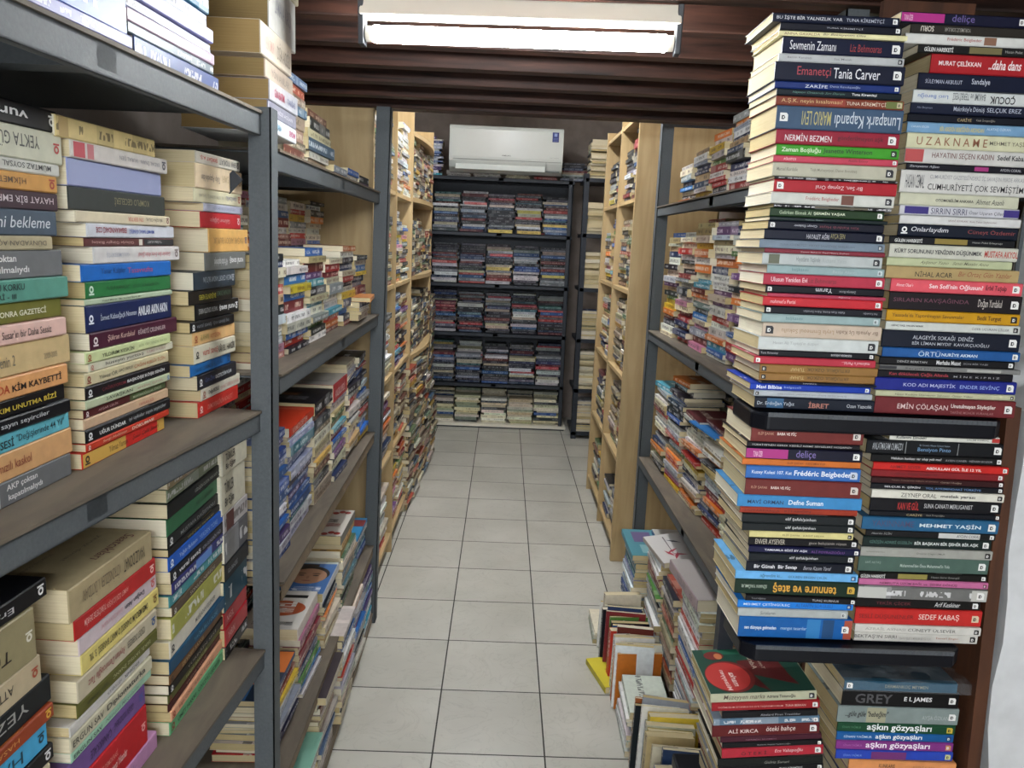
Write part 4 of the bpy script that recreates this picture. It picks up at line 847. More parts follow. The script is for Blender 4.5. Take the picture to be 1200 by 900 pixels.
# side rack in the right back corner: spines to the aisle, tails to the camera
for z in (.06, .40, .79, 1.18, 1.585, 1.99):
    row((.60, 6.16), (.60, 5.93), z, .3, 'corner rack', random.choice(('cream', 'blue')), fill=(.75, 1), group='books in the corner rack')
    row((.76, 6.16), (.76, 5.93), z, .3, 'corner rack', 'cream', fill=(.75, 1), group='books in the corner rack')
# ------------------------------------------------------------------ single books and piles with a cover in sight
def flat_text(mb, s, x0, x1, y0, y1, z, col, fl=''): put_text(mb, s, x0, x1, y0, y1, hexc(col), fl, plane=lambda a, b: Vector((a, b, z)))
def art_face(o, L, D, T):
    mb = MB(); z = T + .0003
    rectz(mb, .001, L - .001, .001, D - .001, z, '3f6fae'); rectz(mb, L * .93, L - .001, .001, D - .001, z + .0001, 'cfd4cf')
    rectz(mb, L * .84, L * .91, D * .35, D * .95, z + .0002, '2a1c1c')
    disc(mb, L * .58, D * .52, L * .27, D * .46, z + .0002, '1e1718'); disc(mb, L * .52, D * .46, L * .24, D * .36, z + .0003, 'b08468')
    for dy in (-.14, .14):
        disc(mb, L * .6, D * (.46 + dy), L * .012, D * .085, z + .0005, '2c1c1a', 14); disc(mb, L * .54, D * (.46 + dy), L * .018, D * .06, z + .0005, '3a2622', 14)
    disc(mb, L * .48, D * .46, L * .045, D * .03, z + .0005, '9a6e54', 14); disc(mb, L * .38, D * .46, L * .014, D * .09, z + .0005, '7c3c38', 14)
    flat_text(mb, 'GECE VE SEN', D * .12, D * .12 + .09, L * .1, L * .2, z, 'e8e8f0') if False else flat_text(mb, 'ATİLLA', L * .06, L * .2, D * .1, D * .8, z + .0004, 'dde4f0', 'b')
    mb.build('cover_picture', M_INK, o)
def art_ama(o, L, D, T):
    mb = MB(); z = T + .0003
    rectz(mb, .001, L - .001, .001, D - .001, z, 'ddd8d0'); rectz(mb, L * .8, L * .88, D * .12, D * .9, z + .0002, '1c1c1c')
    disc(mb, L * .52, D * .5, L * .2, D * .44, z + .0002, 'b0542c')
    for s, x in (('AMA', .4), ('EL', .56)): flat_text(mb, s, L * x, L * (x + .13), D * .25, D * .75, z + .0004, 'ece4dc', 'b')
    flat_text(mb, 'ERHAN BENER', L * .1, L * .18, D * .15, D * .85, z + .0004, '1c1c1c', 'b')
    mb.build('cover_picture', M_INK, o)
def art_red_white(o, L, D, T):
    mb = MB(); z = T + .0003
    rectz(mb, .001, L - .001, .001, D - .001, z, 'd8d2c8')
    for i in range(7):
        for xx in (.1, .88): disc(mb, L * xx + L * .03 * math.sin(i * 2.1), D * (.12 + .125 * i), L * .05, D * .07, z + .0002, 'a03830', 9)
    flat_text(mb, 'ŞİMDİKİ ÇOCUKLAR', L * .5, L * .62, D * .1, D * .9, z + .0004, '3c3430', 'b'); flat_text(mb, 'HARİKA', L * .34, L * .46, D * .15, D * .85, z + .0004, 'a03830', 'b')
    mb.build('cover_picture', M_INK, o)
def art_swirl(o, L, D, T):
    mb = MB(); z = T + .0003; rectz(mb, .001, L - .001, .001, D - .001, z, '2c1f28')
    for k in range(26):
        a0, a1 = k * .2, (k + 1) * .2; r0, r1 = .5 - k * .012, .5 - (k + 1) * .012
        P = lambda a, r: (L * .5 + D * r * math.cos(a), D * .5 + D * r * .8 * math.sin(a), z + .0003)
        mb.quad([P(a0, r0), P(a0, r0 - .05), P(a1, r1 - .05), P(a1, r1)], 0, hexc('8c9490' if k % 5 else '4c7060'))
    disc(mb, L * .5, D * .5, D * .1, D * .09, z + .0004, '3c5c50')
    mb.build('cover_picture', M_INK, o)
def art_maroon(o, L, D, T):
    mb = MB(); z = T + .0003; rectz(mb, .001, L - .001, .001, D - .001, z, '7cb09c'); rectz(mb, L * .06, L * .9, D * .3, D - .002, z + .0002, '7a2840')
    rectz(mb, L * .5, L * .8, D * .42, D * .45, z + .0004, '341018'); rectz(mb, L * .5, L * .8, D * .7, D * .73, z + .0004, '341018'); rectz(mb, L * .78, L * .8, D * .42, D * .73, z + .0004, '341018')
    flat_text(mb, 'AYVALIK', L * .2, L * .28, D * .45, D * .85, z + .0004, 'c8a050')
    mb.build('cover_picture', M_INK, o)
def art_bird(o, L, D, T):
    mb = MB(); z = T + .0003; rectz(mb, .001, L - .001, .001, D - .001, z, 'c4c0b8'); c = hexc('14141a')
    mb.quad([(L * .2, D * .4, z + .0002), (L * .42, D * .22, z + .0002), (L * .62, D * .3, z + .0002), (L * .92, D * .12, z + .0002), (L * .74, D * .45, z + .0002), (L * .95, D * .7, z + .0002), (L * .66, D * .62, z + .0002), (L * .5, D * .86, z + .0002), (L * .44, D * .56, z + .0002)], 0, c)
    mb.quad([(L * .72, D * .1, z + .0002), (L * .9, D * .04, z + .0002), (L * .98, D * .2, z + .0002), (L * .86, D * .14, z + .0002)], 0, c)
    mb.build('cover_picture', M_INK, o)
def art_flower(o, L, D, T):
    mb = MB(); z = T + .0003; rectz(mb, .001, L - .001, .001, D - .001, z, 'd4d0cc')
    for k, (x, y, a) in enumerate([(.7, .3, .4), (.76, .5, 1.2), (.62, .4, 2.2), (.8, .42, -.4), (.3, .6, .9)]):
        d = Vector((math.cos(a), math.sin(a))) * .03; n = Vector((-d.y, d.x)) * .22; p = Vector((L * x, D * y))
        mb.quad([(*(p - d), z + .0002), (*(p + n), z + .0002), (*(p + d), z + .0002), (*(p - n), z + .0002)], 0, hexc('b03448' if k != 4 else '3c3c4c'))
    mb.quad([(L * .1, D * .42, z + .0002), (L * .7, D * .38, z + .0002), (L * .7, D * .395, z + .0002), (L * .1, D * .45, z + .0002)], 0, hexc('5c4c50'))
    mb.build('cover_picture', M_INK, o)
def art_plain(rects, texts=()):
    def f(o, L, D, T):
        mb = MB(); z = T + .0003
        for i, (a, b, c, d, h) in enumerate(rects): rectz(mb, L * a, L * b, D * c, D * d, z + .0001 * i, h)
        for s, a, b, c, d, h, fl in texts: flat_text(mb, s, L * a, L * b, D * c, D * d, z + .002 * 0 + .0015, h, fl)
        mb.build('cover_picture', M_INK, o)
    return f
def solo(o, u, z, L, D, T, hx, label, art=None, group='', w=(0, 0, 1), text='', mark=None, plain=False, ink='e0e0e0', where='solo'):
    r = add(frame(Vector((o[0], o[1], z)), u, w), L, D, T, hx, ink, where, force=True, group=group, label=label)
    r['topshow'] = True
    if art: r['art'] = art
    if text: r['text'] = parse_text(text)
    if plain: r['plain'] = True
    return r
def exact(o, u, z0, z1, L, pal, where, group, tr=(.01, .026), D=(.12, .14)):
    """a pile that ends exactly at z1"""
    hs = []; 
    while sum(hs) < z1 - z0: hs.append(random.uniform(*tr))
    k = (z1 - z0) / sum(hs); z = z0; uu = Vector((u[0], u[1], 0)).normalized(); v = Vector((-uu.y, uu.x, 0)); n = len(hs)
    for i, h in enumerate(hs):
        l = random.uniform(L * .88, L); hx, ik = pick(pal)
        r = add(frame(Vector((o[0], o[1], z)) + uu * random.uniform(0, L - l) + v * random.uniform(0, .012), Matrix.Rotation(R(random.uniform(-2, 2)), 3, 'Z') @ uu), l, random.uniform(*D), h * k - .0004, vary(hx), ik, where, group=group)
        r['pos'] = i + 1; z += h * k
LG = 'books on the second left rack'
UL = (-.01, 1)
# middle shelf, near end
exact((-.475, 1.74), UL, .78, 1.035, .225, 'blue', ('middle shelf of second left rack', 1, 9, 0), LG)
solo((-.475, 1.74), UL, 1.0354, .235, .16, .022, 'c8381c', 'bright red-orange book lying on top of the first stack, second left rack', art_plain([(0, 1, 0, 1, 'cc3c20'), (.86, .9, .1, .95, 'd86a50'), (.1, .9, .86, .9, 'd86a50')]), LG, text='KIRMIZI DEFTER;.1;.7;e8c0b0')
exact((-.475, 1.985), UL, .78, 1.03, .21, 'old', ('middle shelf of second left rack', 2, 9, 0), LG)
solo((-.475, 1.985), UL, 1.0304, .21, .17, .034, '17151c', 'black book with a small dark cover picture lying on second left rack', art_plain([(0, 1, 0, 1, '17151c'), (.45, .7, .4, .8, '4a3420'), (.5, .62, .45, .7, '8c5c34')], [('sırlar', .2, .4, .2, .7, '8c8c90', '')]), LG)
exact((-.475, 2.205), UL, .78, 1.02, .2, 'mixed', ('middle shelf of second left rack', 3, 9, 0), LG)
solo((-.475, 2.205), UL, 1.0204, .2, .16, .052, 'b03038', 'thick book with white cover and red spine on second left rack', art_plain([(0, 1, .02, 1, 'c4c0b8'), (.3, .34, .2, .8, '8c8c8c')]), LG, text='ANSİKLOPEDİ;.1;.8;e8c8c8')
# lower shelf: covers in sight
exact((-.468, 1.795), UL, .33, .50, .215, 'mixed', ('lower shelf of second left rack', 1, 9, 0), LG)
solo((-.475, 1.795), UL, .5004, .215, .145, .030, 'd8cfc4', 'white book with an orange oval on its cover, left rack', art_ama, LG, plain=True)
exact((-.468, 2.06), UL, .33, .475, .21, 'mixed', ('lower shelf of second left rack', 2, 9, 0), LG)
solo((-.472, 2.055), UL, .4754, .22, .15, .026, 'cfd2d6', 'book with blue cover showing a dark-haired face, left rack', art_face, LG, plain=True)
exact((-.468, 2.315), UL, .33, .54, .24, 'old', ('lower shelf of second left rack', 3, 9, 0), LG)
solo((-.475, 2.315), UL, .5404, .24, .155, .03, '6c6860', 'white book with red ornaments on cover edges, left rack', art_red_white, LG, plain=True)
exact((-.48, 2.58), UL, .33, .44, .22, 'blue', ('lower shelf of second left rack', 4, 9, 0), LG)
solo((-.475, 2.58), UL, .4404, .22, .16, .012, '2c7cb0', 'thin turquoise blue book lying near the second left post', art_plain([(0, 1, 0, 1, '2c8cc0'), (.6, .9, .0, .3, '7a2c30')]), LG, plain=True)
exact((-.468, 1.56), UL, .33, .47, .22, 'mixed', ('lower shelf of second left rack', 5, 9, 0), LG)
solo((-.475, 1.56), UL, .4704, .215, .14, .014, '22406c', 'dark blue book with orange corner shape on cover, left rack', art_plain([(0, 1, 0, 1, '1c2c40'), (.55, .98, .0, .4, 'd8742c'), (.3, .98, .25, .5, 'd8742c'), (.0, .3, .4, 1, '3c6c9c')]), LG, plain=True)
# bottom, pushed out over the foot of the rack
exact((-.44, 1.60), UL, .05, .19, .26, 'white', ('bottom shelf of second left rack', 1, 9, 0), LG)
solo((-.425, 1.60), UL, .1904, .265, .19, .012, 'a8b0a4', 'mint book with a maroon cover panel low on the left', art_maroon, LG, plain=True)
exact((-.435, 1.87), UL, .05, .28, .22, 'old', ('bottom shelf of second left rack', 2, 9, 0), LG)
solo((-.42, 1.865), UL, .2804, .235, .165, .02, 'c4baa4', 'dark purple book with a pale swirl on its cover, low left', art_swirl, LG, plain=True)
exact((-.43, 2.12), UL, .05, .33, .22, 'white', ('bottom shelf of second left rack', 3, 9, 0), LG)
exact((-.44, 2.36), UL, .05, .30, .22, 'mixed', ('bottom shelf of second left rack', 4, 9, 0), LG)
exact((-.45, 2.60), UL, .05, .27, .2, 'blue', ('bottom shelf of second left rack', 5, 9, 0), LG)
solo((-.425, 2.52), (-.1, 1), 1.2285 + .06, .18, .12, .014, 'd88a40', 'small orange book sticking out beside the second left post', art_plain([(0, 1, 0, 1, 'd88a40')]), LG)
exact((-.45, 2.5), UL, 1.2285, 1.288, .2, 'mixed', ('upper shelf of second left rack', 9, 9, 0), LG)
# right rack, lowest shelf and the floor in front of it
RGF = 'books on and below the lowest shelf of the right rack'
UR = (0, -1)
exact((.64, 2.97), UR, .119, .36, .27, 'old', ('low shelf of the right rack', 2, 9, 0), RGF)
solo((.635, 2.97), UR, .3604, .27, .19, .028, '4c6c94', 'white-covered book with a black bird silhouette, right rack', art_bird, RGF, plain=True)
exact((.57, 2.71), UR, .119, .44, .23, 'mixed', ('low shelf of the right rack', 3, 9, 0), RGF)
solo((.55, 2.70), (.12, -1), .4404, .24, .15, .018, 'b4a8a0', 'white book with pink flower strokes on cover, right rack', art_flower, RGF, plain=True, w=(-.12, 0, 1))
exact((.57, 2.44), UR, .119, .44, .2, 'old', ('low shelf of the right rack', 4, 9, 0), RGF)
exact((.575, 2.22), UR, .119, .52, .24, 'white', ('low shelf of the right rack', 5, 9, 0), RGF)
solo((.55, 2.27), (.06, -1), .5204, .28, .16, .034, 'b4a0a4', 'pinkish grey spined thick book jutting out of right rack', art_plain([(0, 1, .02, 1, 'b8b0ac')]), RGF, text='YAZILARI;.3;.6;8c7c84 // CİLT;.75;.85;6c5c64')
exact((.53, 3.0), UR, .119, .35, .26, 'blue', ('low shelf of the right rack', 1, 9, 0), RGF)
solo((.52, 3.0), UR, .3504, .27, .15, .022, '3c8494', 'teal plastic-covered book jutting out by the right post', art_plain([(0, 1, 0, 1, '4c8c98'), (.1, .5, .2, .7, '6c5c84'), (.6, .9, .3, .9, '84b0b4')]), RGF, plain=True)
for a, b, pal in (((.62, 1.97), .36, 'mixed'), ((.63, 1.76), .3, 'cream')): exact(a, UR, .119, b, .2, pal, ('low shelf of the right rack', 6, 9, 0), RGF)
def standing(x, y0, y1, z, pal, where, lean=9, H=(.17, .225), depth=(.12, .15), yaw=7, tr=(.008, .03)):
    """books on their tails, spines to the aisle, leaning back; the run goes from the far end y0 to the near end y1"""
    y = y0; i = 0; a = lean
    while y > y1:
        T = random.uniform(*tr); h = random.uniform(*H); D = random.uniform(*depth); hx, ik = pick(pal); i += 1
        a = R(lean + random.uniform(-2.5, 2.5)); b = R(random.uniform(-yaw, yaw))
        wv = Matrix.Rotation(b, 3, 'Z') @ Vector((0, 1, 0)); uv = Matrix.Rotation(-a, 3, wv) @ Vector((0, 0, 1)) if False else Vector((math.sin(a) * .35, math.sin(a), math.cos(a))).normalized()
        uv = (uv - wv * uv.dot(wv) * .0).normalized(); vv = wv.cross(uv).normalized(); w2 = uv.cross(vv)
        o = Vector((x + random.uniform(-.012, .02), y - T, z + .004))
        M = Matrix(((uv.x, vv.x, w2.x, o.x), (uv.y, vv.y, w2.y, o.y), (uv.z, vv.z, w2.z, o.z), (0, 0, 0, 1)))
        r = add(M, h, D, T, vary(hx), ik, (where, i, 0, 0), group=RGF, weight=1.3); r['pos'] = i; r['standing'] = True
        y -= T / math.cos(a) + .003
standing(.415, 2.74, 2.33, 0, 'mixed', 'far books standing on floor by right rack', lean=4)
exact((.42, 2.30), UR, 0, .15, .22, 'white', ('floor pile before the right rack', 1, 9, 0), RGF)
standing(.43, 2.06, 1.72, 0, 'mixed', 'nearer books standing on floor by right rack', lean=9, H=(.18, .24))
standing(.40, 1.70, 1.5, 0, 'old', 'nearest books standing on floor by right rack', lean=9, H=(.16, .2))
exact((.40, 2.95), UR, 0, .045, .2, 'cream', ('floor pile before the right rack', 2, 9, 0), RGF)
solo((.375, 2.60), (.25, -1), .0, .19, .13, .022, 'c8b82c', 'yellow book lying on the floor tiles before the right rack', art_plain([(0, 1, 0, 1, 'd8c830'), (.05, .2, .5, .8, '242424')], [('Tarih', .4, .5, .3, .8, 'a49420', '')]), RGF, plain=True)
for r in BOOKS:
    if r['hex'] == 'c8b82c': r['M'] = Matrix.Translation((-.02, 0, .001)) @ r['M']
solo((.63, 2.5), (.1, -1), .96 - .02, .24, .15, .006, '2c7cc4', 'bright blue bent magazine lying on the right middle shelf', art_plain([(0, 1, 0, 1, '2c7cc4')]), RG, plain=True)
solo((.66, 1.95), UR, 1.0, .22, .16, .03, '24443c', 'dark green book lying flat atop the right middle shelf', art_plain([(0, 1, .02, 1, '24443c'), (.2, .7, .3, .34, '5c8c70'), (.2, .6, .4, .42, '8c5c4c')]), RG, plain=True)
za = hit(60, 925, (-.53, .893), T2).z
exact((-.545, .675), T2, ZC + .004, za - .0006, .205, 'old', ('foot of the front stack', 1, 9, 0), G1)
#@@PART3
# ------------------------------------------------------------------ the room
def plain(name, boxes, mt, parent=None, M=None, bevel=0):
    mb = MB()
    for b in boxes: mb.box(*b, M=M)
    return mb.build(name, mt, parent, weld=bool(bevel), bevel=bevel)
struct(plain('floor', [(-1.3, 1.6, -1.6, 6.8, -.05, 0)], M_FLOOR), 'grey veined floor tiles with dark joints')
struct(plain('ceiling', [(-1.3, 1.6, -1.6, 2.95, 2.07, 2.10)], M_BEAM), 'dark stained plank ceiling over the near half of the aisle')
struct(plain('ceiling', [(-1.3, 1.6, 2.95, 6.8, 2.72, 2.76)], M_DARKWALL), 'higher ceiling over the back of the shop')
struct(plain('ceiling', [(-1.3, 1.6, 2.952, 2.98, 1.95, 2.72)], M_BEAM), 'dark fascia at the edge of the low ceiling')
for k in range(19):
    yb = 2.95 - .232 * k
    struct(plain('ceiling_beam', [(-1.28, 1.55, yb - .048, yb, 1.95, 2.07)], M_BEAM, bevel=.003), 'dark stained wooden ceiling beam')
struct(plain('wall_left', [(-1.1, -1.0, -1.6, 6.8, 0, 2.75)], M_DARKWALL))
struct(plain('wall_right', [(1.3, 1.4, -1.6, 6.8, 0, 2.75)], M_DARKWALL))
struct(plain('wall_back', [(-1.3, 1.6, 6.68, 6.78, 0, 2.75)], M_DARKWALL))
mb = MB(); n = 26
g = lambda z: (.869 - .047 * (z - .64) if z < 1.3 else .98) + .004 * math.sin(z * 23) + .003 * math.sin(z * 61)
for i in range(n):          # rough plastered corner of the near right wall
    z0, z1 = 2.06 * i / n, 2.06 * (i + 1) / n
    mb.quad([(g(z0), 1.2, z0), (1.3, 1.2, z0), (1.3, 1.2, z1), (g(z1), 1.2, z1)])
    mb.quad([(g(z0) + .01, 1.52, z0), (g(z0), 1.2, z0), (g(z1), 1.2, z1), (g(z1) + .01, 1.52, z1)])
struct(mb.build('wall_pillar', M_WALL), 'white painted wall corner beside the display rack')

def along(A, B): return frame((A[0], A[1], 0), Vector((B[0] - A[0], B[1] - A[1], 0))), math.hypot(B[0] - A[0], B[1] - A[1])
def metal_shelf(parent, A, B, depth, z, lip=.036, liner=True, mt=None):
    M, L = along(A, B); mb = MB(); mt = mt or M_STEEL
    mb.box(0, L, 0, .0025, z - lip, z, M=M); mb.box(0, L, 0, .014, z - lip, z - lip + .002, M=M)
    mb.box(0, L, 0, depth, z - .004, z - .001, M=M); mb.box(0, L, depth - .0025, depth, z - lip, z, M=M)
    for x in (L * .5,): mb.box(x - .02, x + .02, 0, depth, z - lip * .8, z - .004, M=M)
    s = mb.build('shelf', mt, parent)
    if liner:
        mb = MB(); mb.box(.002, L - .002, -.004, depth, z, z + .005, M=M); mb.build('shelf_liner', M_BOARD, s)
def metal_post(parent, x, y, z0, z1, sx=1, sy=1, w=.04, dx_top=0, mt=None):
    """angle-section upright; sx: side of the flange along the aisle, dx_top: lean"""
    mb = MB(); t = .0028; sh = dx_top
    def bar(a, b, c, d):
        p = [Vector((xx + (sh if zz == z1 else 0), yy, zz)) for zz in (z0, z1) for yy in (c, d) for xx in (a, b)]
        for f in ((0, 2, 3, 1), (4, 5, 7, 6), (0, 1, 5, 4), (2, 6, 7, 3), (0, 4, 6, 2), (1, 3, 7, 5)): mb.quad([p[i] for i in f])
    bar(*sorted((x, x - sx * w)), y, y + t); bar(*sorted((x, x - sx * t)), *sorted((y, y + sy * w)))
    return mb.build('post', mt or M_STEEL, parent)

# nearest left rack
u = thing('metal_shelving_unit', 'grey metal shelving rack nearest the camera on the left', 'shelving', Matrix.Translation((-.65, .9, 0)))
u.matrix_world = Matrix.Identity(4)
metal_post(u, -.428, 1.42, 0, 1.712, 1, 1, .04, .012)
metal_post(u, -.50, .42, 0, 1.71, 1, -1); metal_post(u, -.87, 1.42, 0, 1.71, -1, 1, mt=M_DARKSTEEL); metal_post(u, -.92, .42, 0, 1.71, -1, -1)
metal_shelf(u, (-.482, .45), (-.434, 1.42), .44, 1.70)
metal_shelf(u, (-.55, .45), (-.443, 1.42), .42, 1.167); metal_shelf(u, (-.505, .45), (-.443, 1.42), .42, .685); metal_shelf(u, (-.50, .45), (-.445, 1.42), .42, .2)
mb = MB()
for a, b in (((-.87, 1.495, 1.2), (-.5, 1.495, 1.6)), ((-.87, 1.495, .7), (-.5, 1.495, 1.15))):
    d = Vector(b) - Vector(a); M = frame(a, d, Vector((0, -1, 0))); mb.box(0, d.length, -.012, .012, 0, .003, M=M)
mb.build('side_brace', M_DARKSTEEL, u)
# second left rack
u = thing('metal_shelving_unit', 'grey metal shelving rack between the two left posts', 'shelving')
metal_post(u, -.452, 2.85, 0, 1.945, 1, 1, .05, .035); metal_post(u, -.87, 2.85, 0, 1.945, -1, 1); metal_post(u, -.87, 1.54, 0, 1.64, -1, -1, mt=M_DARKSTEEL)
for i, z in enumerate(U2): metal_shelf(u, (-.437, 1.53), (-.452 - .01 * (i > 1), 2.84), .42, z - .006, mt=M_BOARDLIP if i > 1 else None)
# right rack
u = thing('metal_shelving_unit', 'grey metal shelving rack on the right of the aisle', 'shelving')
metal_post(u, .600, 3.15, 0, 2.06, -1, 1, .045, -.006); metal_post(u, .60, 1.5, 0, 1.94, -1, 1, .042); metal_post(u, 1.02, 3.15, 0, 2.05, 1, 1); metal_post(u, 1.02, 1.5, 0, 1.94, 1, -1)
for z in (1.662, 1.172, .64, .115): metal_shelf(u, (.598, 3.15), (.598, 1.52), .42, z - .006, lip=.034 if z > .2 else .05, mt=M_BOARDLIP if z < .2 else None)
mb = MB()
for y, z in ((3.15, 1.995), (1.52, 1.935)): mb.box(.6, 1.02, y - .003, y, z - .03, z)
mb.build('top_rail', M_STEEL, u)

def bookcase(label, x0, x1, ys, zs, top, front, name='wooden_bookcase', bow=0, t=.018):
    """front: -1 when the open side faces the left wall's aisle (+x), 1 when it faces -x"""
    u = thing(name, label, 'bookcase')
    for i, y in enumerate(ys):
        tt = t * (1.4 if i in (0, len(ys) - 1) else 1)
        plain('side_panel', [(x0, x1, y, y + tt, 0, top)], M_OAK, u)
    for y0, y1 in zip(ys, ys[1:]):
        for z in zs:
            if not bow: plain('shelf', [(x0, x1 - .004 if front < 0 else x1, y0 + t, y1, z, z + t)] if front < 0 else [(x0 + .004, x1, y0 + t, y1, z, z + t)], M_OAKY, u)
            else:
                n = 12; poly = [(x0, y0 + t), (x0, y1)] + [(x1 + bow * math.sin(math.pi * (1 - i / n)), y1 + (y0 + t - y1) * i / n) for i in range(n + 1)]
                mb = MB(); mb.prism(poly, 2, z, z + .022); mb.build('shelf', M_OAKY, u)
    bx = x0 if front < 0 else x1 - .006
    plain('back_panel', [(bx, bx + .006, ys[0], ys[-1], .02, top - .02)], M_OAK, u)
    return u
bookcase('light oak bookcase on the left behind the grey rack', -.84, -.49, [2.93, 3.56, 4.16], WS, 2.22, -1)
u = bookcase('light oak bookcase with bowed shelves at the far left', -.84, -.51, [4.22, 5.46], [.08, .45, .83, 1.27, 1.69, 2.03], 2.2, -1, bow=.05)
bookcase('light oak bookcase on the right with a broad side panel', .57, .95, [3.55, 4.10, 4.67], WR + [2.07], 2.14, 1)
# back bookcase and corner rack
u = thing('metal_bookcase', 'dark metal bookcase across the back wall under the air conditioner', 'bookcase')
metal_post(u, -.62, 6.2, 0, 2.0, -1, 1, .035, mt=M_DARKSTEEL); metal_post(u, .52, 6.2, 0, 2.0, 1, 1, .03, -.015, mt=M_DARKSTEEL)
for z in BS[1:]: metal_shelf(u, (-.62, 6.2), (.52, 6.2), .42, z - .003, lip=.028, liner=False, mt=M_DARKSTEEL)
plain('plinth', [(-.62, .55, 6.17, 6.6, .012, .032)], M_LAMPBODY, u); plain('plinth_base', [(-.62, .54, 6.18, 6.6, 0, .012)], M_DARKSTEEL, u)
plain('back_panel', [(-.62, .55, 6.62, 6.63, 0, 2.0)], M_DARKSTEEL, u)
u = thing('metal_shelving_unit', 'dark metal corner rack beside the back bookcase', 'shelving')
metal_post(u, .575, 5.93, 0, 2.02, -1, 1, .04, -.01, mt=M_DARKSTEEL); metal_post(u, .96, 5.93, 0, 2.0, 1, 1, .035, mt=M_DARKSTEEL)
for z in (.06, .40, .79, 1.18, 1.585, 1.99): plain('shelf', [(.578, .96, 5.93, 6.35, z - .03, z - .002)], M_DARKSTEEL, u)

# ------------------------------------------------------------------ display rack at the near right
u = thing('display_rack', 'black tray display rack by the white wall corner', 'rack')
def tray(x0, x1, z, y0=1.175, d=.22):
    mb = MB(); n = 10
    poly = [(x0 + .02, y0), (x1 - .02, y0), (x1, y0 + .02), (x1, y0 + d), (x0, y0 + d), (x0, y0 + .02)]
    mb.prism(poly, 2, z - .032, z - .004)
    o = mb.build('tray', M_BLACK, u, bevel=.004)
    mb = MB()
    for i in range(46):                               # corrugated clear strip along the tray edge
        a = x0 + .02 + (x1 - x0 - .04) * i / 46; mb.box(a, a + .003, y0 - .0012, y0 - .0004, z - .008, z - .003)
    mb.box(x0 + .02, x1 - .02, y0 - .0005, y0 + .002, z - .009, z - .002)
    mb.build('ribbed_strip', M_CLAMP2, o)
M_CLAMP2 = simple('ribbed grey plastic', '4c5054', .35)
tray(.40, .80, Z_TRAY1, 1.18, .12); tray(.42, .79, Z_TRAY2, 1.18, .12); tray(.38, .82, .50, d=.24)
plain('back_board', [(.64, .80, 1.44, 1.455, .1, 1.94)], M_DARKWOOD, u)
mb = MB(); pp = [Vector((.869 - .047 * (z - .64) - .008 - o, y, z)) for z in (0, 1.275) for y in (1.203, 1.44) for o in (.022, 0)]
for f in ((0, 2, 3, 1), (4, 5, 7, 6), (0, 1, 5, 4), (2, 6, 7, 3), (0, 4, 6, 2), (1, 3, 7, 5)): mb.quad([pp[i] for i in f])
mb.build('side_panel', M_DARKWOOD, u)
plain('batten', [(.748, .772, 1.3, 1.32, 0, 1.24)], M_BATTEN, u)
plain('foot', [(.42, .46, 1.3, 1.34, 0, .47)], M_BLACK, u)
plain('upright', [(.44, .47, 1.38, 1.405, .4, 1.24)], M_DARKSTEEL, u)

# ------------------------------------------------------------------ air conditioner
ac = thing('air_conditioner', 'white wall air conditioner above the back bookcase', 'air conditioner', Matrix.Translation((-.02, 6.05, 2.01)))
w, hh, dp = .855, .335, .23
prof = [(dp, 0), (.10, 0), (.035, .03), (.006, .075), (0, .11), (0, hh - .03), (.012, hh - .008), (.03, hh), (dp, hh)]
mb = MB(); mb.prism(prof, 0, -w / 2, w / 2); mb.build('body', M_AC, ac, bevel=.004)
plain('panel_joint', [(-w / 2 + .03, w / 2 - .01, -.0015, .004, .087, .0895)], M_ACDARK, ac)
mb = MB(); Mf = Matrix.Translation((0, .012, .036)) @ Matrix.Rotation(R(-30), 4, 'X'); mb.box(-w / 2 + .05, w / 2 - .13, -.004, .002, -.026, .04, M=Mf); mb.build('air_flap', M_AC, ac, bevel=.002)
plain('outlet_slot', [(-w / 2 + .02, w / 2 - .02, .034, .05, .018, .026)], M_ACDARK, ac)
plain('side_seam', [(w / 2 - .125, w / 2 - .123, -.001, .02, .03, .087)], M_ACDARK, ac)
mb = MB(); mb.quad([(w / 2 - .085, -.002, .235), (w / 2 - .037, -.002, .235), (w / 2 - .037, -.002, .305), (w / 2 - .085, -.002, .305)], 0, hexc('1c2a78'))
mb.quad([(w / 2 - .072, -.003, .275), (w / 2 - .05, -.003, .275), (w / 2 - .05, -.003, .298), (w / 2 - .072, -.003, .298)], 0, hexc('8c9cd0'))
for i in range(3): mb.quad([(w / 2 - .078, -.003, .243 + i * .009), (w / 2 - .044, -.003, .243 + i * .009), (w / 2 - .044, -.003, .246 + i * .009), (w / 2 - .078, -.003, .246 + i * .009)], 0, hexc('7080c0'))
mb.build('energy_sticker', M_INK, ac)
mb = MB(); put_text(mb, 'SAMSUNG', -.03, .035, .118, .127, hexc('4c5250'), 'b', plane=lambda a, b: Vector((a, -.0015, b))); mb.build('badge', M_INK, ac)
mb = MB(); put_text(mb, 'smart inverter', w / 2 - .1, w / 2 - .03, .118, .123, hexc('8c9290'), '', plane=lambda a, b: Vector((a, -.0015, b))); mb.build('small_print', M_INK, ac)

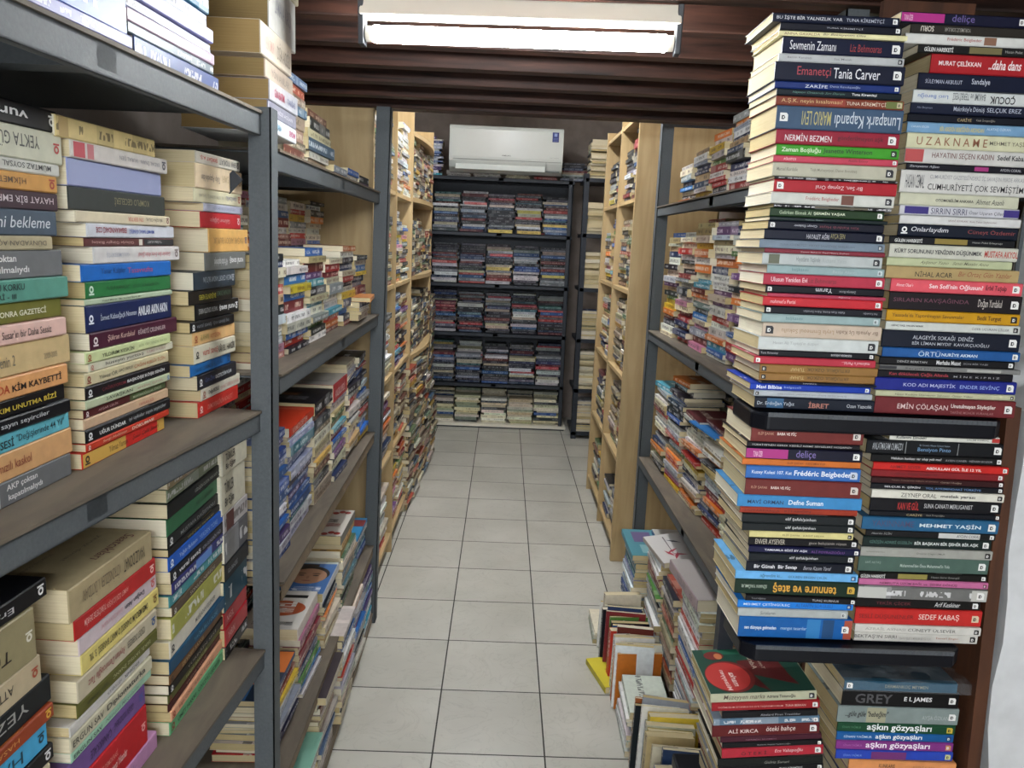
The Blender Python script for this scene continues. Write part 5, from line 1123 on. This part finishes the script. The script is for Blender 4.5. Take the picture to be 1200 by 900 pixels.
# ------------------------------------------------------------------ fluorescent lights
def cyl(mb, x0, x1, r, cy, cz, n=20):
    for i in range(n):
        a, b = 2 * math.pi * i / n, 2 * math.pi * (i + 1) / n
        mb.quad([(x0, cy + r * math.cos(a), cz + r * math.sin(a)), (x1, cy + r * math.cos(a), cz + r * math.sin(a)), (x1, cy + r * math.cos(b), cz + r * math.sin(b)), (x0, cy + r * math.cos(b), cz + r * math.sin(b))])
    for x in (x0, x1): mb.quad([(x, cy + r * math.cos(2 * math.pi * i / n), cz + r * math.sin(2 * math.pi * i / n)) for i in range(n)])
def fixture(label, x, y, z, yaw, h=.6, mt=None):
    o = thing('fluorescent_light', label, 'light', Matrix.Translation((x, y, z)) @ Matrix.Rotation(R(yaw), 4, 'Z'))
    mb = MB(); mb.prism([(-.025, .03), (-.018, .065), (.018, .065), (.025, .03)], 0, -h, h); mb.build('housing', M_LAMPBODY, o, bevel=.003)
    mb = MB(); cyl(mb, -h + .025, h - .025, .016, 0, 0); mb.build('tube', mt or M_TUBE, o)
    for s in (-1, 1):
        mb = MB(); cyl(mb, s * (h - .025), s * (h - .01), .0145, 0, 0); mb.build('tube_cap', M_LAMPBODY, o)
        mb = MB(); mb.prism([(-.016, -.022), (.013, -.022), (.016, .03), (.025, .065), (-.025, .065), (-.02, .03)], 0, s * (h - .008), s * (h + .003)); mb.build('end_bracket', M_CLAMP, o, bevel=.002)
    return o
fixture('white fluorescent batten light under the low dark beams', .01, 1.59, 1.884, -3.4, .305)
fixture('added fluorescent batten light, unseen behind the camera', .0, -1.1, 1.884, 0, .6, M_TUBE2)  # out of view, added to brighten the rack fronts facing the camera
fixture('fluorescent batten light under the higher back ceiling', .0, 3.5, 2.653, 90, .45, M_TUBE2)
fixture('small fluorescent batten light ahead of the air conditioner', -.1, 5.0, 2.653, 90, .45)

# ------------------------------------------------------------------ books: the ones that show largest become things, the rest one mass
STACK = {'R1a': ('tall top stack beside the aisle, display rack', 0), 'R1b': ('tall top stack beside the aisle, display rack', 19), 'R2a': ('tall top stack nearest the wall, display rack', 0), 'R2b': ('tall top stack nearest the wall, display rack', 16),
 'R3': ('middle stack beside the aisle, display rack', 0), 'R4': ('middle stack nearest the wall, display rack', 0), 'R5': ('low stack beside the aisle, display rack', 0), 'R6': ('low stack nearest the wall, display rack', 0),
 'L1a': ("front stack, near rack's upper shelf", 0), 'L1b': ("second stack, near rack's upper shelf", 0), 'L1c': ("third stack, near rack's upper shelf", 0),
 'L2a': ("front stack, near rack's lower shelf", 0), 'L2b': ("second stack, near rack's lower shelf", 0), 'L2c': ("third stack, near rack's lower shelf", 0), 'L2d': ("stack against the post, near rack's lower shelf", 0),
 'LTa': ('second pile on top of the near rack', 0), 'LTb': ('front pile on top of the near rack', 0), 'LTc': ('thick-book pile above the left post', 0)}
def area(r, front_only=False):
    L, D, T, M = r['L'], r['D'], r['T'], r['M']; tot = 0
    for q in [[(0, 0, 0), (L, 0, 0), (L, 0, T), (0, 0, T)]] + ([[(0, 0, T), (L, 0, T), (L, D, T), (0, D, T)]] if r.get('topshow') else []):
        p = [project(M @ Vector(v)) for v in q]
        if any(x is None for x in p): return 0
        cx = sum(x[0] for x in p) / 4; cy = sum(x[1] for x in p) / 4
        if all(x[0] < 2 for x in p) or all(x[0] > 1198 for x in p) or all(x[1] < 2 for x in p) or all(x[1] > 897 for x in p): return 0
        p = [(min(1200, max(0, x)), min(900, max(0, y))) for x, y in p]
        tot += abs(sum(p[i][0] * p[(i + 1) % 4][1] - p[(i + 1) % 4][0] * p[i][1] for i in range(4)) / 2)
    return tot
for r in BOOKS: r['area'] = area(r) * r['weight']
near = [r for r in BOOKS if r['force'] and r['area'] > 0]
rest = sorted([r for r in BOOKS if not r['force'] and isinstance(r['where'], tuple)], key=lambda r: -r['area'])
take = near + rest[:max(0, 300 - len(near))]
ids = {id(r) for r in take}
print('BOOKS', len(BOOKS), 'near', len(near))
seen = {}
for r in take:
    if r.get('label'): pass
    elif r['force']:
        nm, off = STACK[r['where']]; k = r['pos_top'] + off
        cn = r['cname']; ik = nearest(r['inkhex'])
        base = f"{cn} book" + (f" with {ik} lettering" if r.get('text') and len(cn.split()) < 3 and len(nm.split()) < 8 else '')
        r['label'] = f"{base}, {ordinal(k)} from top, {nm}"
    elif r.get('standing'): r['label'] = f"{nearest(r['hex'])} book, {ordinal(r['pos'])} from the far end, {r['where'][0]}"
    else:
        nm, si, n, rr = r['where']
        r['label'] = f"{nearest(r['hex'])} book, {ordinal(r['pos'])} from bottom, {ordinal(si)} stack, {'rear row, ' if rr else ''}{nm}"
    if len(r['label'].split()) > 16: r['label'] = r['label'].replace(' from top', ' down').replace('display rack', 'rack')
    if len(r['label'].split()) > 16 or r['label'] in seen: print('LABEL', r['label'])
    seen[r['label']] = 1
    if not r['group']: r['group'] = 'books'
    book_thing(r)
mass = MB()
for r in BOOKS:
    if id(r) in ids: continue
    book_mass(mass, r['M'], r['L'], r['D'], r['T'], hexc(r['hex']), r['ink'], r['page'], r['seed'])
o = mass.build('books', [M_COVER, M_SPINE, M_PAGE])
o['kind'] = 'stuff'; o['label'] = 'books stacked in rows filling the farther shelves along the aisle'; o['category'] = 'books'
bpy.data.objects.remove(_fobj)

# ------------------------------------------------------------------ added ambient light through the open end behind the camera, exposure
w_ = bpy.data.worlds.new('world'); bpy.context.scene.world = w_; w_.use_nodes = True
w_.node_tree.nodes['Background'].inputs[0].default_value = (.9, .95, 1, 1); w_.node_tree.nodes['Background'].inputs[1].default_value = .5
vs = bpy.context.scene.view_settings
vs.view_transform = 'Standard'; vs.look = 'None'; vs.gamma = 1; vs.use_curve_mapping = False; vs.exposure = 2.05
